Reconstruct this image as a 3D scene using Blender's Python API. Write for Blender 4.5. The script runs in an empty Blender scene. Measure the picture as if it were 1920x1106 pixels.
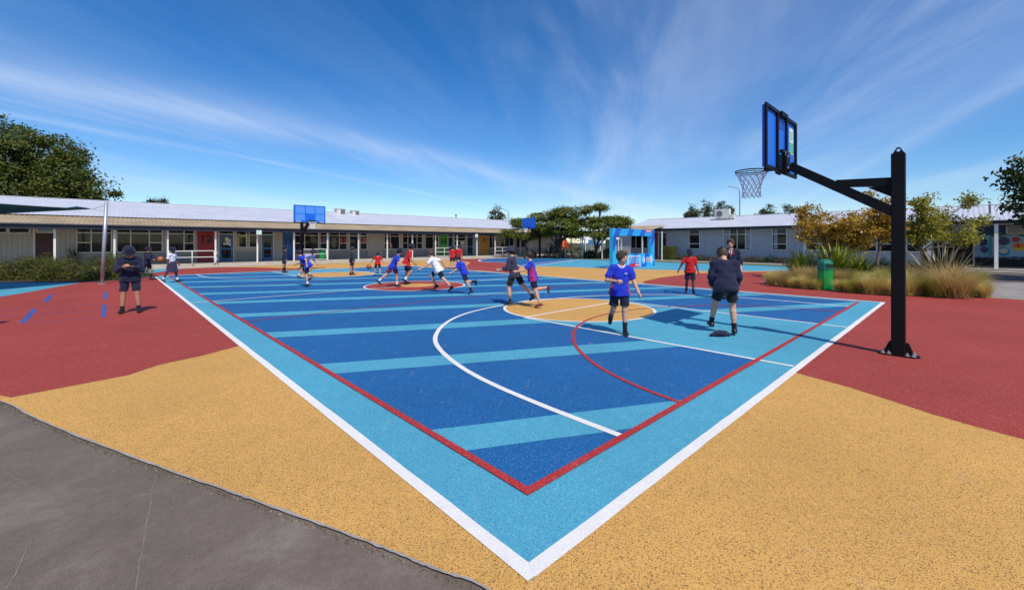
import bpy, math, random
import numpy as np
from mathutils import Vector, Matrix

SC = bpy.context.scene
COL = SC.collection
R = math.radians

# ---------------------------------------------------------------- camera
cam_d = bpy.data.cameras.new('camera')
cam_d.sensor_width = 36.0
cam_d.sensor_fit = 'HORIZONTAL'
cam_d.lens = 36.0 * 795.0 / 1920.0
cam_d.shift_y = -98.0 / 1920.0
cam_d.clip_start = 0.05
cam_d.clip_end = 5000
cam = bpy.data.objects.new('camera', cam_d)
COL.objects.link(cam)
cam.location = (0, 0, 1.5)
cam.rotation_euler = (R(90), 0, 0)
SC.camera = cam

# ---------------------------------------------------------------- light
SUN_EL = 53.0
SUN_AZ = math.degrees(math.atan2(0.402, -0.916))      # clockwise from +Y
sd = Vector((math.sin(R(SUN_AZ)) * math.cos(R(SUN_EL)), math.cos(R(SUN_AZ)) * math.cos(R(SUN_EL)), math.sin(R(SUN_EL))))
sun_d = bpy.data.lights.new('sun', 'SUN')
sun_d.energy = 4.35
sun_d.angle = R(0.53)
sun_d.color = (1.0, 0.935, 0.845)
sun = bpy.data.objects.new('sun', sun_d)
COL.objects.link(sun)
sun.location = sd * 60
sun.rotation_euler = (-sd).to_track_quat('-Z', 'Y').to_euler()

SC.view_settings.view_transform = 'Standard'
SC.view_settings.look = 'None'
SC.view_settings.exposure = 0.0
SC.view_settings.gamma = 1.0
SC.view_settings.use_curve_mapping = False

world = bpy.data.worlds.new('World')
SC.world = world
world.use_nodes = True
wt = world.node_tree
wn, wl = wt.nodes, wt.links
wn.clear()
def N(t, **k):
    n = wn.new(t)
    for a, b in k.items(): setattr(n, a, b)
    return n
def wmath(op, a, b=None):
    n = N('ShaderNodeMath', operation=op)
    for i, x in enumerate((a, b)):
        if x is None: continue
        if isinstance(x, (int, float)): n.inputs[i].default_value = x
        else: wl.new(x, n.inputs[i])
    return n.outputs[0]
out = N('ShaderNodeOutputWorld'); bg = N('ShaderNodeBackground')
bg.inputs['Strength'].default_value = 0.14
sky = N('ShaderNodeTexSky', sky_type='NISHITA')
sky.sun_disc = False
sky.sun_elevation = R(SUN_EL)
sky.sun_rotation = R(SUN_AZ)
sky.altitude = 20
sky.air_density = 1.0
sky.dust_density = 0.05
sky.ozone_density = 6.0
hsv = N('ShaderNodeHueSaturation')
hsv.inputs['Hue'].default_value = 0.505
hsv.inputs['Saturation'].default_value = 1.28
hsv.inputs['Value'].default_value = 1.0
wl.new(sky.outputs[0], hsv.inputs['Color'])
# cirrus: streaks of one high sheet, all lying along one bearing
tc = N('ShaderNodeTexCoord'); sep = N('ShaderNodeSeparateXYZ')
wl.new(tc.outputs['Generated'], sep.inputs[0])
zc = wmath('ADD', wmath('MAXIMUM', sep.outputs['Z'], 0.0), 0.06)
px_ = wmath('DIVIDE', sep.outputs['X'], zc); py_ = wmath('DIVIDE', sep.outputs['Y'], zc)
CB = R(14)
along = wmath('ADD', wmath('MULTIPLY', px_, math.sin(CB)), wmath('MULTIPLY', py_, math.cos(CB)))
across = wmath('SUBTRACT', wmath('MULTIPLY', px_, math.cos(CB)), wmath('MULTIPLY', py_, math.sin(CB)))
def cloud(sa, sc, off, detail, rough, lo, hi, dist=0.0):
    comb = N('ShaderNodeCombineXYZ')
    wl.new(wmath('MULTIPLY', across, sc), comb.inputs[0]); wl.new(wmath('MULTIPLY', along, sa), comb.inputs[1])
    comb.inputs[2].default_value = off
    nz = N('ShaderNodeTexNoise'); nz.inputs['Scale'].default_value = 1.0
    nz.inputs['Detail'].default_value = detail; nz.inputs['Roughness'].default_value = rough
    nz.inputs['Distortion'].default_value = dist
    wl.new(comb.outputs[0], nz.inputs['Vector'])
    mr = N('ShaderNodeMapRange', interpolation_type='SMOOTHSTEP')
    mr.inputs['From Min'].default_value = lo; mr.inputs['From Max'].default_value = hi
    wl.new(nz.outputs['Fac'], mr.inputs['Value'])
    return mr.outputs[0]
c1 = cloud(0.16, 0.62, 3.7, 5, 0.52, 0.43, 0.74, 0.35)
c2 = cloud(0.30, 3.6, 9.1, 8, 0.66, 0.38, 0.74, 0.4)
c3 = cloud(0.36, 1.7, 1.3, 6, 0.60, 0.34, 0.74, 0.7)
cm = wmath('MULTIPLY', c1, wmath('ADD', wmath('MULTIPLY', c2, 0.35), 0.65))
cm = wmath('ADD', wmath('MULTIPLY', cm, 0.36), wmath('MULTIPLY', c3, 0.09))
def band(qx, qy, bearing, w, amt, fine):
    b = R(bearing)
    d = wmath('SUBTRACT', wmath('MULTIPLY', wmath('SUBTRACT', px_, qx), math.cos(b)), wmath('MULTIPLY', wmath('SUBTRACT', py_, qy), math.sin(b)))
    d = wmath('ADD', d, wmath('MULTIPLY', wmath('SUBTRACT', c3, 0.5), w * 0.9))
    g = wmath('EXPONENT', wmath('MULTIPLY', wmath('POWER', wmath('ABSOLUTE', wmath('DIVIDE', d, w)), 2.0), -1.0))
    return wmath('MULTIPLY', g, wmath('ADD', wmath('MULTIPLY', fine, amt * 0.6), amt * 0.4))
for bb in ((-1.66, 2.87, 43, 0.22, 0.36, c2), (-1.95, 2.95, 41, 0.55, 0.26, c3), (-2.42, 3.5, 30, 0.075, 0.34, c2), (2.85, 3.0, 22, 0.09, 0.36, c2), (2.25, 2.9, 20, 0.55, 0.36, c3), (0.9, 2.4, 12, 0.60, 0.20, c3)):
    cm = wmath('ADD', cm, band(*bb))
cm = wmath('MINIMUM', wmath('MULTIPLY', cm, 0.68), 0.8)
mixc = N('ShaderNodeMix', data_type='RGBA')
wl.new(cm, mixc.inputs['Factor']); wl.new(hsv.outputs[0], mixc.inputs['A'])
mixc.inputs['B'].default_value = (5.8, 6.5, 7.7, 1)
wl.new(mixc.outputs['Result'], bg.inputs['Color'])
wl.new(bg.outputs[0], out.inputs['Surface'])

# ---------------------------------------------------------------- layout helpers (metres; court frame u, v)
C0 = np.array([0.07512, 1.8662])
CA = R(43.2989)
U = np.array([math.cos(CA), math.sin(CA)]); V = np.array([-U[1], U[0]])
OU, OV = float(C0 @ U), float(C0 @ V)
CW, CL = 12.67, 23.44
def uv(u, v, z=0.0):
    p = C0 + u * U + v * V
    return (float(p[0]), float(p[1]), z)
def G(px, py, z=0.0):                       # survey point on the ground seen at px, py
    Z = 795.0 * (1.5 - z) / (py - 455.0)
    return ((px - 960.0) / 795.0 * Z, Z, z)
def guv(px, py, z=0.0):
    g = np.array(G(px, py, z)[:2]) - C0
    return float(g @ U), float(g @ V)
def on_v(px, v):                            # where a sight line meets the vertical plane v = const: (u, depth)
    dx = (px - 960.0) / 795.0
    Z = (v + OV) / (V[1] + V[0] * dx)
    return (dx * Z - C0[0]) * U[0] + (Z - C0[1]) * U[1], Z
def on_u(px, u):
    dx = (px - 960.0) / 795.0
    Z = (u + OU) / (U[1] + U[0] * dx)
    return (dx * Z - C0[0]) * V[0] + (Z - C0[1]) * V[1], Z
def zat(py, Z): return 1.5 - (py - 455.0) * Z / 795.0

# ---------------------------------------------------------------- materials
def new_mat(name):
    m = bpy.data.materials.new(name); m.use_nodes = True
    return m, m.node_tree.nodes, m.node_tree.links, m.node_tree.nodes['Principled BSDF']
def mix_node(nn, ll, fac, a, b, blend='MIX'):
    n = nn.new('ShaderNodeMix'); n.data_type = 'RGBA'; n.blend_type = blend
    for key, x in (('Factor', fac), ('A', a), ('B', b)):
        if hasattr(x, 'links') or isinstance(x, bpy.types.NodeSocket): ll.new(x, n.inputs[key])
        elif isinstance(x, (int, float)): n.inputs[key].default_value = x
        else: n.inputs[key].default_value = (*x[:3], 1)
    return n.outputs['Result']
def ramp(nn, ll, fac, stops, interp='LINEAR'):
    r = nn.new('ShaderNodeValToRGB'); r.color_ramp.interpolation = interp
    e = r.color_ramp.elements
    while len(e) < len(stops): e.new(0.5)
    for i, (p, c) in enumerate(stops):
        e[i].position = p; e[i].color = (*c[:3], 1) if not isinstance(c, (int, float)) else (c, c, c, 1)
    ll.new(fac, r.inputs[0])
    return r.outputs[0]
def noise(nn, ll, scale, detail=3, rough=0.55, vec=None, coord='Object', dist=0.0):
    n = nn.new('ShaderNodeTexNoise'); n.inputs['Scale'].default_value = scale
    n.inputs['Detail'].default_value = detail; n.inputs['Roughness'].default_value = rough; n.inputs['Distortion'].default_value = dist
    if vec is None:
        t = nn.new('ShaderNodeTexCoord'); vec = t.outputs[coord]
    ll.new(vec, n.inputs['Vector'])
    return n.outputs['Fac']
def bump(nn, ll, bs, height, strength, dist):
    b = nn.new('ShaderNodeBump'); b.inputs['Strength'].default_value = strength; b.inputs['Distance'].default_value = dist
    ll.new(height, b.inputs['Height']); ll.new(b.outputs[0], bs.inputs['Normal'])
def sc(c, k): return tuple(min(1, x * k) for x in c[:3])
def paint(name, col, rough=0.5, var=0.12, vscale=3.0, metallic=0.0, bumps=0.0, bscale=60.0, spec=0.4, coat=0.0):
    m, nn, ll, b = new_mat(name)
    f = noise(nn, ll, vscale, 5, 0.6)
    c = ramp(nn, ll, f, [(0.3, sc(col, 1 - var)), (0.7, sc(col, 1 + var))])
    ll.new(c, b.inputs['Base Color'])
    b.inputs['Roughness'].default_value = rough; b.inputs['Metallic'].default_value = metallic
    b.inputs['Specular IOR Level'].default_value = spec
    b.inputs['Coat Weight'].default_value = coat
    if bumps: bump(nn, ll, b, noise(nn, ll, bscale, 3), bumps, 0.01)
    return m
def rubber(name, col, dark, light, dk=0.14, lt=0.10, cell=190.0, wear=0.19):
    m, nn, ll, b = new_mat(name)
    t = nn.new('ShaderNodeTexCoord')
    vo = nn.new('ShaderNodeTexVoronoi'); vo.inputs['Scale'].default_value = cell
    ll.new(t.outputs['Object'], vo.inputs['Vector'])
    sp = nn.new('ShaderNodeSeparateColor'); ll.new(vo.outputs['Color'], sp.inputs[0])
    c = ramp(nn, ll, sp.outputs[0], [(0.0, dark), (dk * 0.8, dark), (dk, sc(col, 0.93)), (0.55, col), (1 - lt, sc(col, 1.07)), (1 - lt * 0.6, light), (1, light)])
    wv = noise(nn, ll, 0.55, 6, 0.62, t.outputs['Object'])
    c = mix_node(nn, ll, 1.0, c, ramp(nn, ll, wv, [(0.3, (1 - wear,) * 3), (0.7, (1,) * 3)]), 'MULTIPLY')
    w2 = noise(nn, ll, 9.0, 5, 0.7, t.outputs['Object'])
    c = mix_node(nn, ll, 1.0, c, ramp(nn, ll, w2, [(0.32, (0.93,) * 3), (0.66, (1,) * 3)]), 'MULTIPLY')
    # scuffs and dust left by shoes
    mp = nn.new('ShaderNodeMapping'); mp.inputs['Scale'].default_value = (1.0, 0.28, 1.0); mp.inputs['Rotation'].default_value = (0, 0, 0.6)
    ll.new(t.outputs['Object'], mp.inputs[0])
    sf = noise(nn, ll, 7.5, 6, 0.75, mp.outputs[0])
    c = mix_node(nn, ll, ramp(nn, ll, sf, [(0.61, 0.0), (0.78, 0.24)]), c, (0.62, 0.56, 0.5))
    ll.new(c, b.inputs['Base Color'])
    b.inputs['Roughness'].default_value = 0.82; b.inputs['Specular IOR Level'].default_value = 0.25
    bump(nn, ll, b, vo.outputs['Distance'], 0.5, 0.004)
    return m
def leaf_mat(name, stops, trans=0.35, rough=0.5):
    m, nn, ll, b = new_mat(name)
    g = nn.new('ShaderNodeNewGeometry')
    c = ramp(nn, ll, g.outputs['Random Per Island'], stops)
    ll.new(c, b.inputs['Base Color']); b.inputs['Roughness'].default_value = rough
    b.inputs['Specular IOR Level'].default_value = 0.35
    tr = nn.new('ShaderNodeBsdfTranslucent'); ll.new(c, tr.inputs['Color'])
    mx = nn.new('ShaderNodeMixShader'); mx.inputs[0].default_value = trans
    ll.new(b.outputs[0], mx.inputs[1]); ll.new(tr.outputs[0], mx.inputs[2])
    ll.new(mx.outputs[0], nn['Material Output'].inputs['Surface'])
    return m
def cloth(name, col, var=0.16, rough=0.85):
    m, nn, ll, b = new_mat(name)
    f = noise(nn, ll, 9.0, 5, 0.65)
    c = ramp(nn, ll, f, [(0.3, sc(col, 1 - var)), (0.7, sc(col, 1 + var))])
    ll.new(c, b.inputs['Base Color']); b.inputs['Roughness'].default_value = rough
    b.inputs['Sheen Weight'].default_value = 0.15; b.inputs['Specular IOR Level'].default_value = 0.2
    bump(nn, ll, b, noise(nn, ll, 420, 2), 0.25, 0.002)
    return m

M = {}
M['tan'] = rubber('tan_rubber', (0.68, 0.365, 0.095), (0.22, 0.12, 0.045), (0.78, 0.47, 0.17), dk=0.17, wear=0.18, cell=215)
M['red'] = rubber('red_rubber', (0.37, 0.050, 0.038), (0.24, 0.028, 0.022), (0.50, 0.15, 0.12), dk=0.2, lt=0.12, wear=0.2)
M['lightblue'] = rubber('light_blue_rubber', (0.078, 0.36, 0.50), (0.05, 0.245, 0.38), (0.19, 0.48, 0.58), dk=0.15, lt=0.12)
M['blue'] = rubber('blue_rubber', (0.009, 0.118, 0.33), (0.007, 0.080, 0.245), (0.11, 0.25, 0.46), dk=0.2, lt=0.09)
M['white_line'] = rubber('white_rubber', (0.78, 0.75, 0.71), (0.70, 0.67, 0.64), (0.82, 0.79, 0.76), dk=0.06, wear=0.10)
M['red_line'] = rubber('red_line_rubber', (0.44, 0.030, 0.030), (0.30, 0.02, 0.02), (0.60, 0.13, 0.12), dk=0.15, lt=0.12)
M['navy_line'] = rubber('navy_line_rubber', (0.045, 0.10, 0.36), (0.03, 0.06, 0.25), (0.12, 0.2, 0.45))
# asphalt
def asphalt_mat(name, base, patch):
    m, nn, ll, b = new_mat(name)
    t = nn.new('ShaderNodeTexCoord'); o = t.outputs['Object']
    f = noise(nn, ll, 1.5, 8, 0.66, o, dist=0.5)
    c = ramp(nn, ll, f, [(0.3, sc(base, 0.80)), (0.5, base), (0.68, patch)])
    f2 = noise(nn, ll, 150, 3, 0.7, o)
    c = mix_node(nn, ll, 1.0, c, ramp(nn, ll, f2, [(0.32, (0.66,) * 3), (0.5, (1.0,) * 3), (0.68, (1.28,) * 3)]), 'MULTIPLY')
    f3 = noise(nn, ll, 22, 5, 0.7, o)
    c = mix_node(nn, ll, 1.0, c, ramp(nn, ll, f3, [(0.3, (0.86,) * 3), (0.7, (1.1,) * 3)]), 'MULTIPLY')
    vo = nn.new('ShaderNodeTexVoronoi'); vo.inputs['Scale'].default_value = 85; ll.new(o, vo.inputs['Vector'])
    sp = nn.new('ShaderNodeSeparateColor'); ll.new(vo.outputs['Color'], sp.inputs[0])
    near = ramp(nn, ll, vo.outputs['Distance'], [(0.10, 1.0), (0.16, 0.0)])
    pick = ramp(nn, ll, sp.outputs[0], [(0.955, 0.0), (0.97, 1.0)])
    mm = nn.new('ShaderNodeMath'); mm.operation = 'MULTIPLY'; ll.new(near, mm.inputs[0]); ll.new(pick, mm.inputs[1])
    c = mix_node(nn, ll, mm.outputs[0], c, (0.30, 0.28, 0.255))
    st = noise(nn, ll, 3.2, 6, 0.7, o)
    c = mix_node(nn, ll, ramp(nn, ll, st, [(0.62, 0.0), (0.8, 0.35)]), c, sc(patch, 1.25))
    ll.new(c, b.inputs['Base Color']); b.inputs['Roughness'].default_value = 0.88
    b.inputs['Specular IOR Level'].default_value = 0.3
    bump(nn, ll, b, f2, 0.35, 0.004)
    return m
M['asphalt'] = asphalt_mat('asphalt', (0.150, 0.116, 0.094), (0.205, 0.165, 0.138))
M['pale_concrete'] = asphalt_mat('pale_concrete', (0.46, 0.40, 0.32), (0.54, 0.48, 0.40))
M['grey_concrete'] = asphalt_mat('grey_concrete', (0.27, 0.245, 0.22), (0.33, 0.30, 0.28))
M['grass'] = paint('mown_grass', (0.085, 0.115, 0.03), 0.9, 0.35, 4.0, bumps=0.6, bscale=90)
M['soil'] = paint('bark_soil', (0.055, 0.04, 0.028), 0.95, 0.4, 6.0, bumps=0.8, bscale=40)
M['field'] = paint('dry_field', (0.14, 0.13, 0.06), 0.95, 0.3, 0.02)
M['joint'] = paint('sandy_joint', (0.19, 0.165, 0.135), 0.95, 0.35, 30)
M['kerb'] = paint('edge_concrete', (0.30, 0.275, 0.26), 0.9, 0.2, 12, bumps=0.4)
M['debris'] = leaf_mat('edge_debris', [(0, (0.05, 0.045, 0.03)), (0.4, (0.12, 0.10, 0.06)), (0.75, (0.09, 0.10, 0.03)), (1, (0.40, 0.34, 0.26))], 0.0, 0.9)
# buildings
M['wall'] = paint('grey_beige_wall', (0.37, 0.335, 0.285), 0.75, 0.06, 1.4)
M['wall_low'] = paint('grey_wall_panel', (0.25, 0.235, 0.21), 0.75, 0.06, 1.4)
M['wall_far'] = paint('blue_grey_wall', (0.43, 0.43, 0.45), 0.75, 0.05, 1.2)
M['white'] = paint('white_paint', (0.72, 0.70, 0.67), 0.45, 0.05, 2.0)
M['frame'] = paint('window_frame_paint', (0.60, 0.57, 0.52), 0.5, 0.05, 2.0)
M['navy'] = paint('navy_fascia', (0.020, 0.020, 0.035), 0.45, 0.2, 2.0)
M['roof'] = paint('zinc_roof', (0.62, 0.62, 0.66), 0.42, 0.07, 0.9, metallic=0.25)
M['sheet'] = paint('weathered_sheet_roof', (0.34, 0.255, 0.15), 0.65, 0.22, 0.8)
M['door_blue'] = paint('blue_door_paint', (0.035, 0.11, 0.24), 0.45, 0.1)
M['panel_red'] = paint('red_panel', (0.30, 0.018, 0.022), 0.5, 0.08)
M['panel_blue'] = paint('blue_panel', (0.012, 0.085, 0.27), 0.5, 0.08)
M['panel_green'] = paint('green_panel', (0.07, 0.33, 0.04), 0.5, 0.08)
M['panel_orange'] = paint('orange_panel', (0.66, 0.27, 0.02), 0.5, 0.08)
M['brown_door'] = paint('brown_door', (0.055, 0.018, 0.012), 0.5, 0.15)
M['numeral'] = paint('black_numeral', (0.012, 0.012, 0.014), 0.5, 0.1)
M['numeral_blue'] = paint('navy_numeral', (0.008, 0.02, 0.07), 0.5, 0.1)
M['glass'] = paint('window_glass', (0.010, 0.011, 0.012), 0.03, 0.3, 1.5, spec=0.35)
M['sky_glass'] = paint('pale_glass', (0.22, 0.32, 0.40), 0.08, 0.2, 1.5, spec=0.8)
M['curtain'] = paint('curtain_cloth', (0.34, 0.34, 0.38), 0.9, 0.15, 4)
M['paper'] = paint('paper', (0.62, 0.60, 0.55), 0.9, 0.1, 20)
M['chalk'] = paint('board_print', (0.30, 0.28, 0.24), 0.9, 0.3, 30)
M['poster_red'] = paint('poster_red', (0.33, 0.02, 0.05), 0.7, 0.2, 8)
M['poster_blue'] = paint('poster_blue', (0.03, 0.13, 0.30), 0.7, 0.2, 8)
M['poster_orange'] = paint('poster_orange', (0.60, 0.17, 0.03), 0.7, 0.2, 8)
M['blind'] = paint('yellow_blind', (0.35, 0.30, 0.12), 0.8, 0.2, 6)
M['steel'] = paint('galvanised_steel', (0.42, 0.43, 0.45), 0.45, 0.1, 6, metallic=0.5)
M['black'] = paint('black_powder_coat', (0.006, 0.006, 0.008), 0.5, 0.25, 4.0, spec=0.16)
M['bolt'] = paint('bolt_steel', (0.55, 0.55, 0.55), 0.35, 0.1, 6, metallic=0.8)
M['board'] = paint('blue_backboard', (0.008, 0.13, 0.66), 0.35, 0.08, 2.0)
M['board_back'] = paint('blue_backboard_back', (0.010, 0.15, 0.72), 0.4, 0.10, 2.0)
M['board_print'] = paint('pale_blue_print', (0.09, 0.28, 0.78), 0.4, 0.06, 4.0)
M['board_line'] = paint('dark_blue_print', (0.004, 0.07, 0.42), 0.4, 0.06, 4.0)
M['net'] = paint('net_cord', (0.68, 0.64, 0.72), 0.85, 0.2, 30)
M['net_white'] = paint('white_net_cord', (0.75, 0.75, 0.75), 0.85, 0.1, 30)
M['sticker'] = paint('pale_sticker', (0.55, 0.72, 0.62), 0.5, 0.1, 12)
M['sticker_green'] = paint('green_sticker', (0.12, 0.45, 0.25), 0.5, 0.15, 12)
M['bin'] = paint('green_bin', (0.010, 0.27, 0.055), 0.4, 0.12, 4)
M['bin_lid'] = paint('dark_green_bin_lid', (0.006, 0.15, 0.085), 0.4, 0.12, 4)
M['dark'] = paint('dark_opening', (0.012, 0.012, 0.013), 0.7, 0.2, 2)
M['ac'] = paint('cream_casing', (0.62, 0.60, 0.55), 0.5, 0.06, 4)
M['vent'] = paint('vent_grille', (0.14, 0.14, 0.15), 0.6, 0.1, 4)
M['sail'] = None
m_, nn_, ll_, b_ = new_mat('shade_sail_fabric')
b_.inputs['Base Color'].default_value = (0.012, 0.10, 0.095, 1); b_.inputs['Roughness'].default_value = 0.8
ll_.new(ramp(nn_, ll_, noise(nn_, ll_, 1.5, 5), [(0.3, (0.010, 0.085, 0.08)), (0.7, (0.014, 0.12, 0.115))]), b_.inputs['Base Color'])
M['sail'] = m_
M['timber'] = paint('timber_sleeper', (0.36, 0.26, 0.14), 0.8, 0.25, 5, bumps=0.4)
M['bark'] = paint('grey_bark', (0.15, 0.12, 0.09), 0.9, 0.35, 14, bumps=0.7, bscale=50)
M['bark_dark'] = paint('dark_bark', (0.05, 0.04, 0.032), 0.9, 0.35, 14, bumps=0.7, bscale=50)
g0 = [(0, (0.035, 0.055, 0.010)), (0.35, (0.075, 0.100, 0.016)), (0.75, (0.125, 0.145, 0.022)), (1, (0.19, 0.19, 0.035))]
M['leaf_oak'] = leaf_mat('broad_tree_leaf', g0)
M['leaf_acacia'] = leaf_mat('silk_tree_leaf', [(0, (0.055, 0.085, 0.012)), (0.4, (0.125, 0.165, 0.022)), (0.85, (0.22, 0.235, 0.03)), (1, (0.40, 0.31, 0.06))])
M['leaf_bronze'] = leaf_mat('bronze_leaf', [(0, (0.17, 0.075, 0.014)), (0.25, (0.34, 0.17, 0.025)), (0.55, (0.55, 0.34, 0.04)), (0.8, (0.66, 0.46, 0.06)), (1, (0.28, 0.26, 0.035))], 0.45, 0.3)
M['leaf_lime'] = leaf_mat('olive_leaf', [(0, (0.12, 0.14, 0.018)), (0.35, (0.26, 0.27, 0.03)), (0.7, (0.38, 0.35, 0.045)), (1, (0.46, 0.33, 0.06))], 0.45)
M['leaf_dark'] = leaf_mat('dark_leaf', [(0, (0.014, 0.030, 0.008)), (0.6, (0.035, 0.06, 0.014)), (1, (0.07, 0.09, 0.02))])
M['leaf_far'] = leaf_mat('far_tree_leaf', [(0, (0.04, 0.06, 0.025)), (0.5, (0.075, 0.095, 0.035)), (1, (0.12, 0.13, 0.05))])
M['leaf_gum'] = leaf_mat('gum_tree_leaf', [(0, (0.05, 0.055, 0.025)), (0.5, (0.11, 0.10, 0.045)), (1, (0.17, 0.14, 0.06))])
M['leaf_hedge'] = leaf_mat('hedge_leaf', [(0, (0.06, 0.08, 0.012)), (0.5, (0.12, 0.14, 0.02)), (1, (0.2, 0.2, 0.03))])
M['leaf_shrub'] = leaf_mat('feathery_shrub', [(0, (0.03, 0.042, 0.008)), (0.5, (0.075, 0.09, 0.013)), (0.85, (0.16, 0.15, 0.02)), (1, (0.32, 0.25, 0.03))])
M['leaf_purple'] = leaf_mat('purple_border', [(0, (0.04, 0.03, 0.02)), (0.5, (0.10, 0.07, 0.045)), (1, (0.22, 0.17, 0.09))])
M['tussock'] = leaf_mat('tussock_blade', [(0, (0.32, 0.28, 0.06)), (0.35, (0.58, 0.48, 0.13)), (0.75, (0.74, 0.60, 0.22)), (1, (0.85, 0.70, 0.34))], 0.4, 0.6)
M['tussock_olive'] = leaf_mat('olive_tussock_blade', [(0, (0.22, 0.23, 0.03)), (0.5, (0.44, 0.42, 0.07)), (1, (0.68, 0.57, 0.16))], 0.4, 0.6)
M['tussock_brown'] = leaf_mat('brown_tussock_blade', [(0, (0.25, 0.17, 0.06)), (0.5, (0.52, 0.38, 0.13)), (1, (0.74, 0.55, 0.25))], 0.4, 0.6)
M['flax'] = leaf_mat('green_flax', [(0, (0.12, 0.155, 0.014)), (0.6, (0.25, 0.29, 0.028)), (1, (0.42, 0.41, 0.07))], 0.2, 0.4)
M['flax_green2'] = leaf_mat('bright_flax', [(0, (0.26, 0.28, 0.04)), (1, (0.42, 0.40, 0.10))], 0.2, 0.4)
M['flax_bronze'] = leaf_mat('bronze_flax', [(0, (0.075, 0.06, 0.03)), (1, (0.14, 0.11, 0.055))], 0.1, 0.4)
M['flax_pale'] = leaf_mat('pale_bronze_flax', [(0, (0.24, 0.2, 0.11)), (1, (0.34, 0.29, 0.17))], 0.1, 0.4)
M['cyan'] = paint('cyan_print', (0.02, 0.42, 0.78), 0.4, 0.05)
M['royal'] = paint('royal_blue_print', (0.010, 0.10, 0.55), 0.4, 0.05)
M['sign_red'] = paint('red_print', (0.62, 0.02, 0.035), 0.4, 0.05)
M['sign_white'] = paint('white_print', (0.78, 0.78, 0.78), 0.4, 0.03)
M['tent'] = paint('white_tent', (0.75, 0.75, 0.76), 0.7, 0.05)
M['orange_cloth'] = paint('orange_cloth', (0.80, 0.13, 0.02), 0.7, 0.1)
M['play_blue'] = paint('play_blue', (0.04, 0.2, 0.5), 0.5, 0.1)
M['mural_sky'] = paint('mural_pale_blue', (0.22, 0.36, 0.46), 0.7, 0.25, 1.2)
M['mural_teal'] = paint('mural_teal', (0.05, 0.26, 0.36), 0.7, 0.25, 2)
M['mural_navy'] = paint('mural_navy', (0.02, 0.05, 0.12), 0.7, 0.25, 2)
M['mural_plum'] = paint('mural_plum', (0.06, 0.06, 0.14), 0.7, 0.25, 2)
M['mural_orange'] = paint('mural_orange', (0.60, 0.17, 0.02), 0.7, 0.2, 4)
M['mural_yellow'] = paint('mural_yellow', (0.62, 0.48, 0.04), 0.7, 0.2, 4)
M['mural_red'] = paint('mural_red', (0.40, 0.03, 0.04), 0.7, 0.2, 4)
M['mural_cream'] = paint('mural_cream', (0.55, 0.52, 0.42), 0.7, 0.2, 4)
M['mural_green'] = paint('mural_green', (0.04, 0.12, 0.05), 0.7, 0.2, 4)
# people
M['skin'] = paint('fair_skin', (0.56, 0.30, 0.20), 0.55, 0.08, 12)
M['skin_tan'] = paint('tanned_skin', (0.42, 0.21, 0.125), 0.55, 0.08, 12)
M['skin_dark'] = paint('brown_skin', (0.12, 0.055, 0.035), 0.55, 0.1, 12)
M['hair'] = paint('brown_hair', (0.075, 0.04, 0.02), 0.6, 0.35, 60, bumps=0.6, bscale=160)
M['hair_dark'] = paint('dark_hair', (0.02, 0.014, 0.01), 0.6, 0.3, 60)
M['c_navy'] = cloth('navy_cloth', (0.012, 0.014, 0.040))
M['c_black'] = cloth('black_cloth', (0.010, 0.010, 0.014))
M['c_royal'] = cloth('royal_blue_cloth', (0.012, 0.035, 0.46))
M['c_red'] = cloth('red_cloth', (0.52, 0.012, 0.016))
M['c_white'] = cloth('white_cloth', (0.72, 0.70, 0.74), 0.08)
M['c_lilac'] = cloth('lilac_cloth', (0.46, 0.38, 0.62), 0.12)
M['c_magenta'] = cloth('magenta_cloth', (0.36, 0.02, 0.16))
M['c_maroon'] = cloth('maroon_cloth', (0.16, 0.012, 0.03))
M['c_slate'] = cloth('faded_navy_cloth', (0.035, 0.032, 0.07))
M['shoe'] = paint('black_shoe', (0.010, 0.010, 0.011), 0.45, 0.2, 20)
M['shoe_white'] = paint('white_rubber_sole', (0.65, 0.63, 0.60), 0.5, 0.1, 20)
M['shoe_grey'] = paint('grey_runner', (0.26, 0.25, 0.26), 0.6, 0.25, 20)
M['shoe_maroon'] = paint('maroon_runner', (0.12, 0.02, 0.03), 0.6, 0.2, 20)
M['eye'] = paint('dark_eye', (0.012, 0.009, 0.008), 0.2, 0.1, 20)
M['lip'] = paint('lip', (0.33, 0.12, 0.10), 0.5, 0.1, 20)
M['ball'] = paint('orange_ball_rubber', (0.42, 0.13, 0.035), 0.6, 0.12, 20, bumps=0.4, bscale=300)
M['phone'] = paint('dark_phone', (0.01, 0.01, 0.012), 0.2, 0.1, 20)

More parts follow.
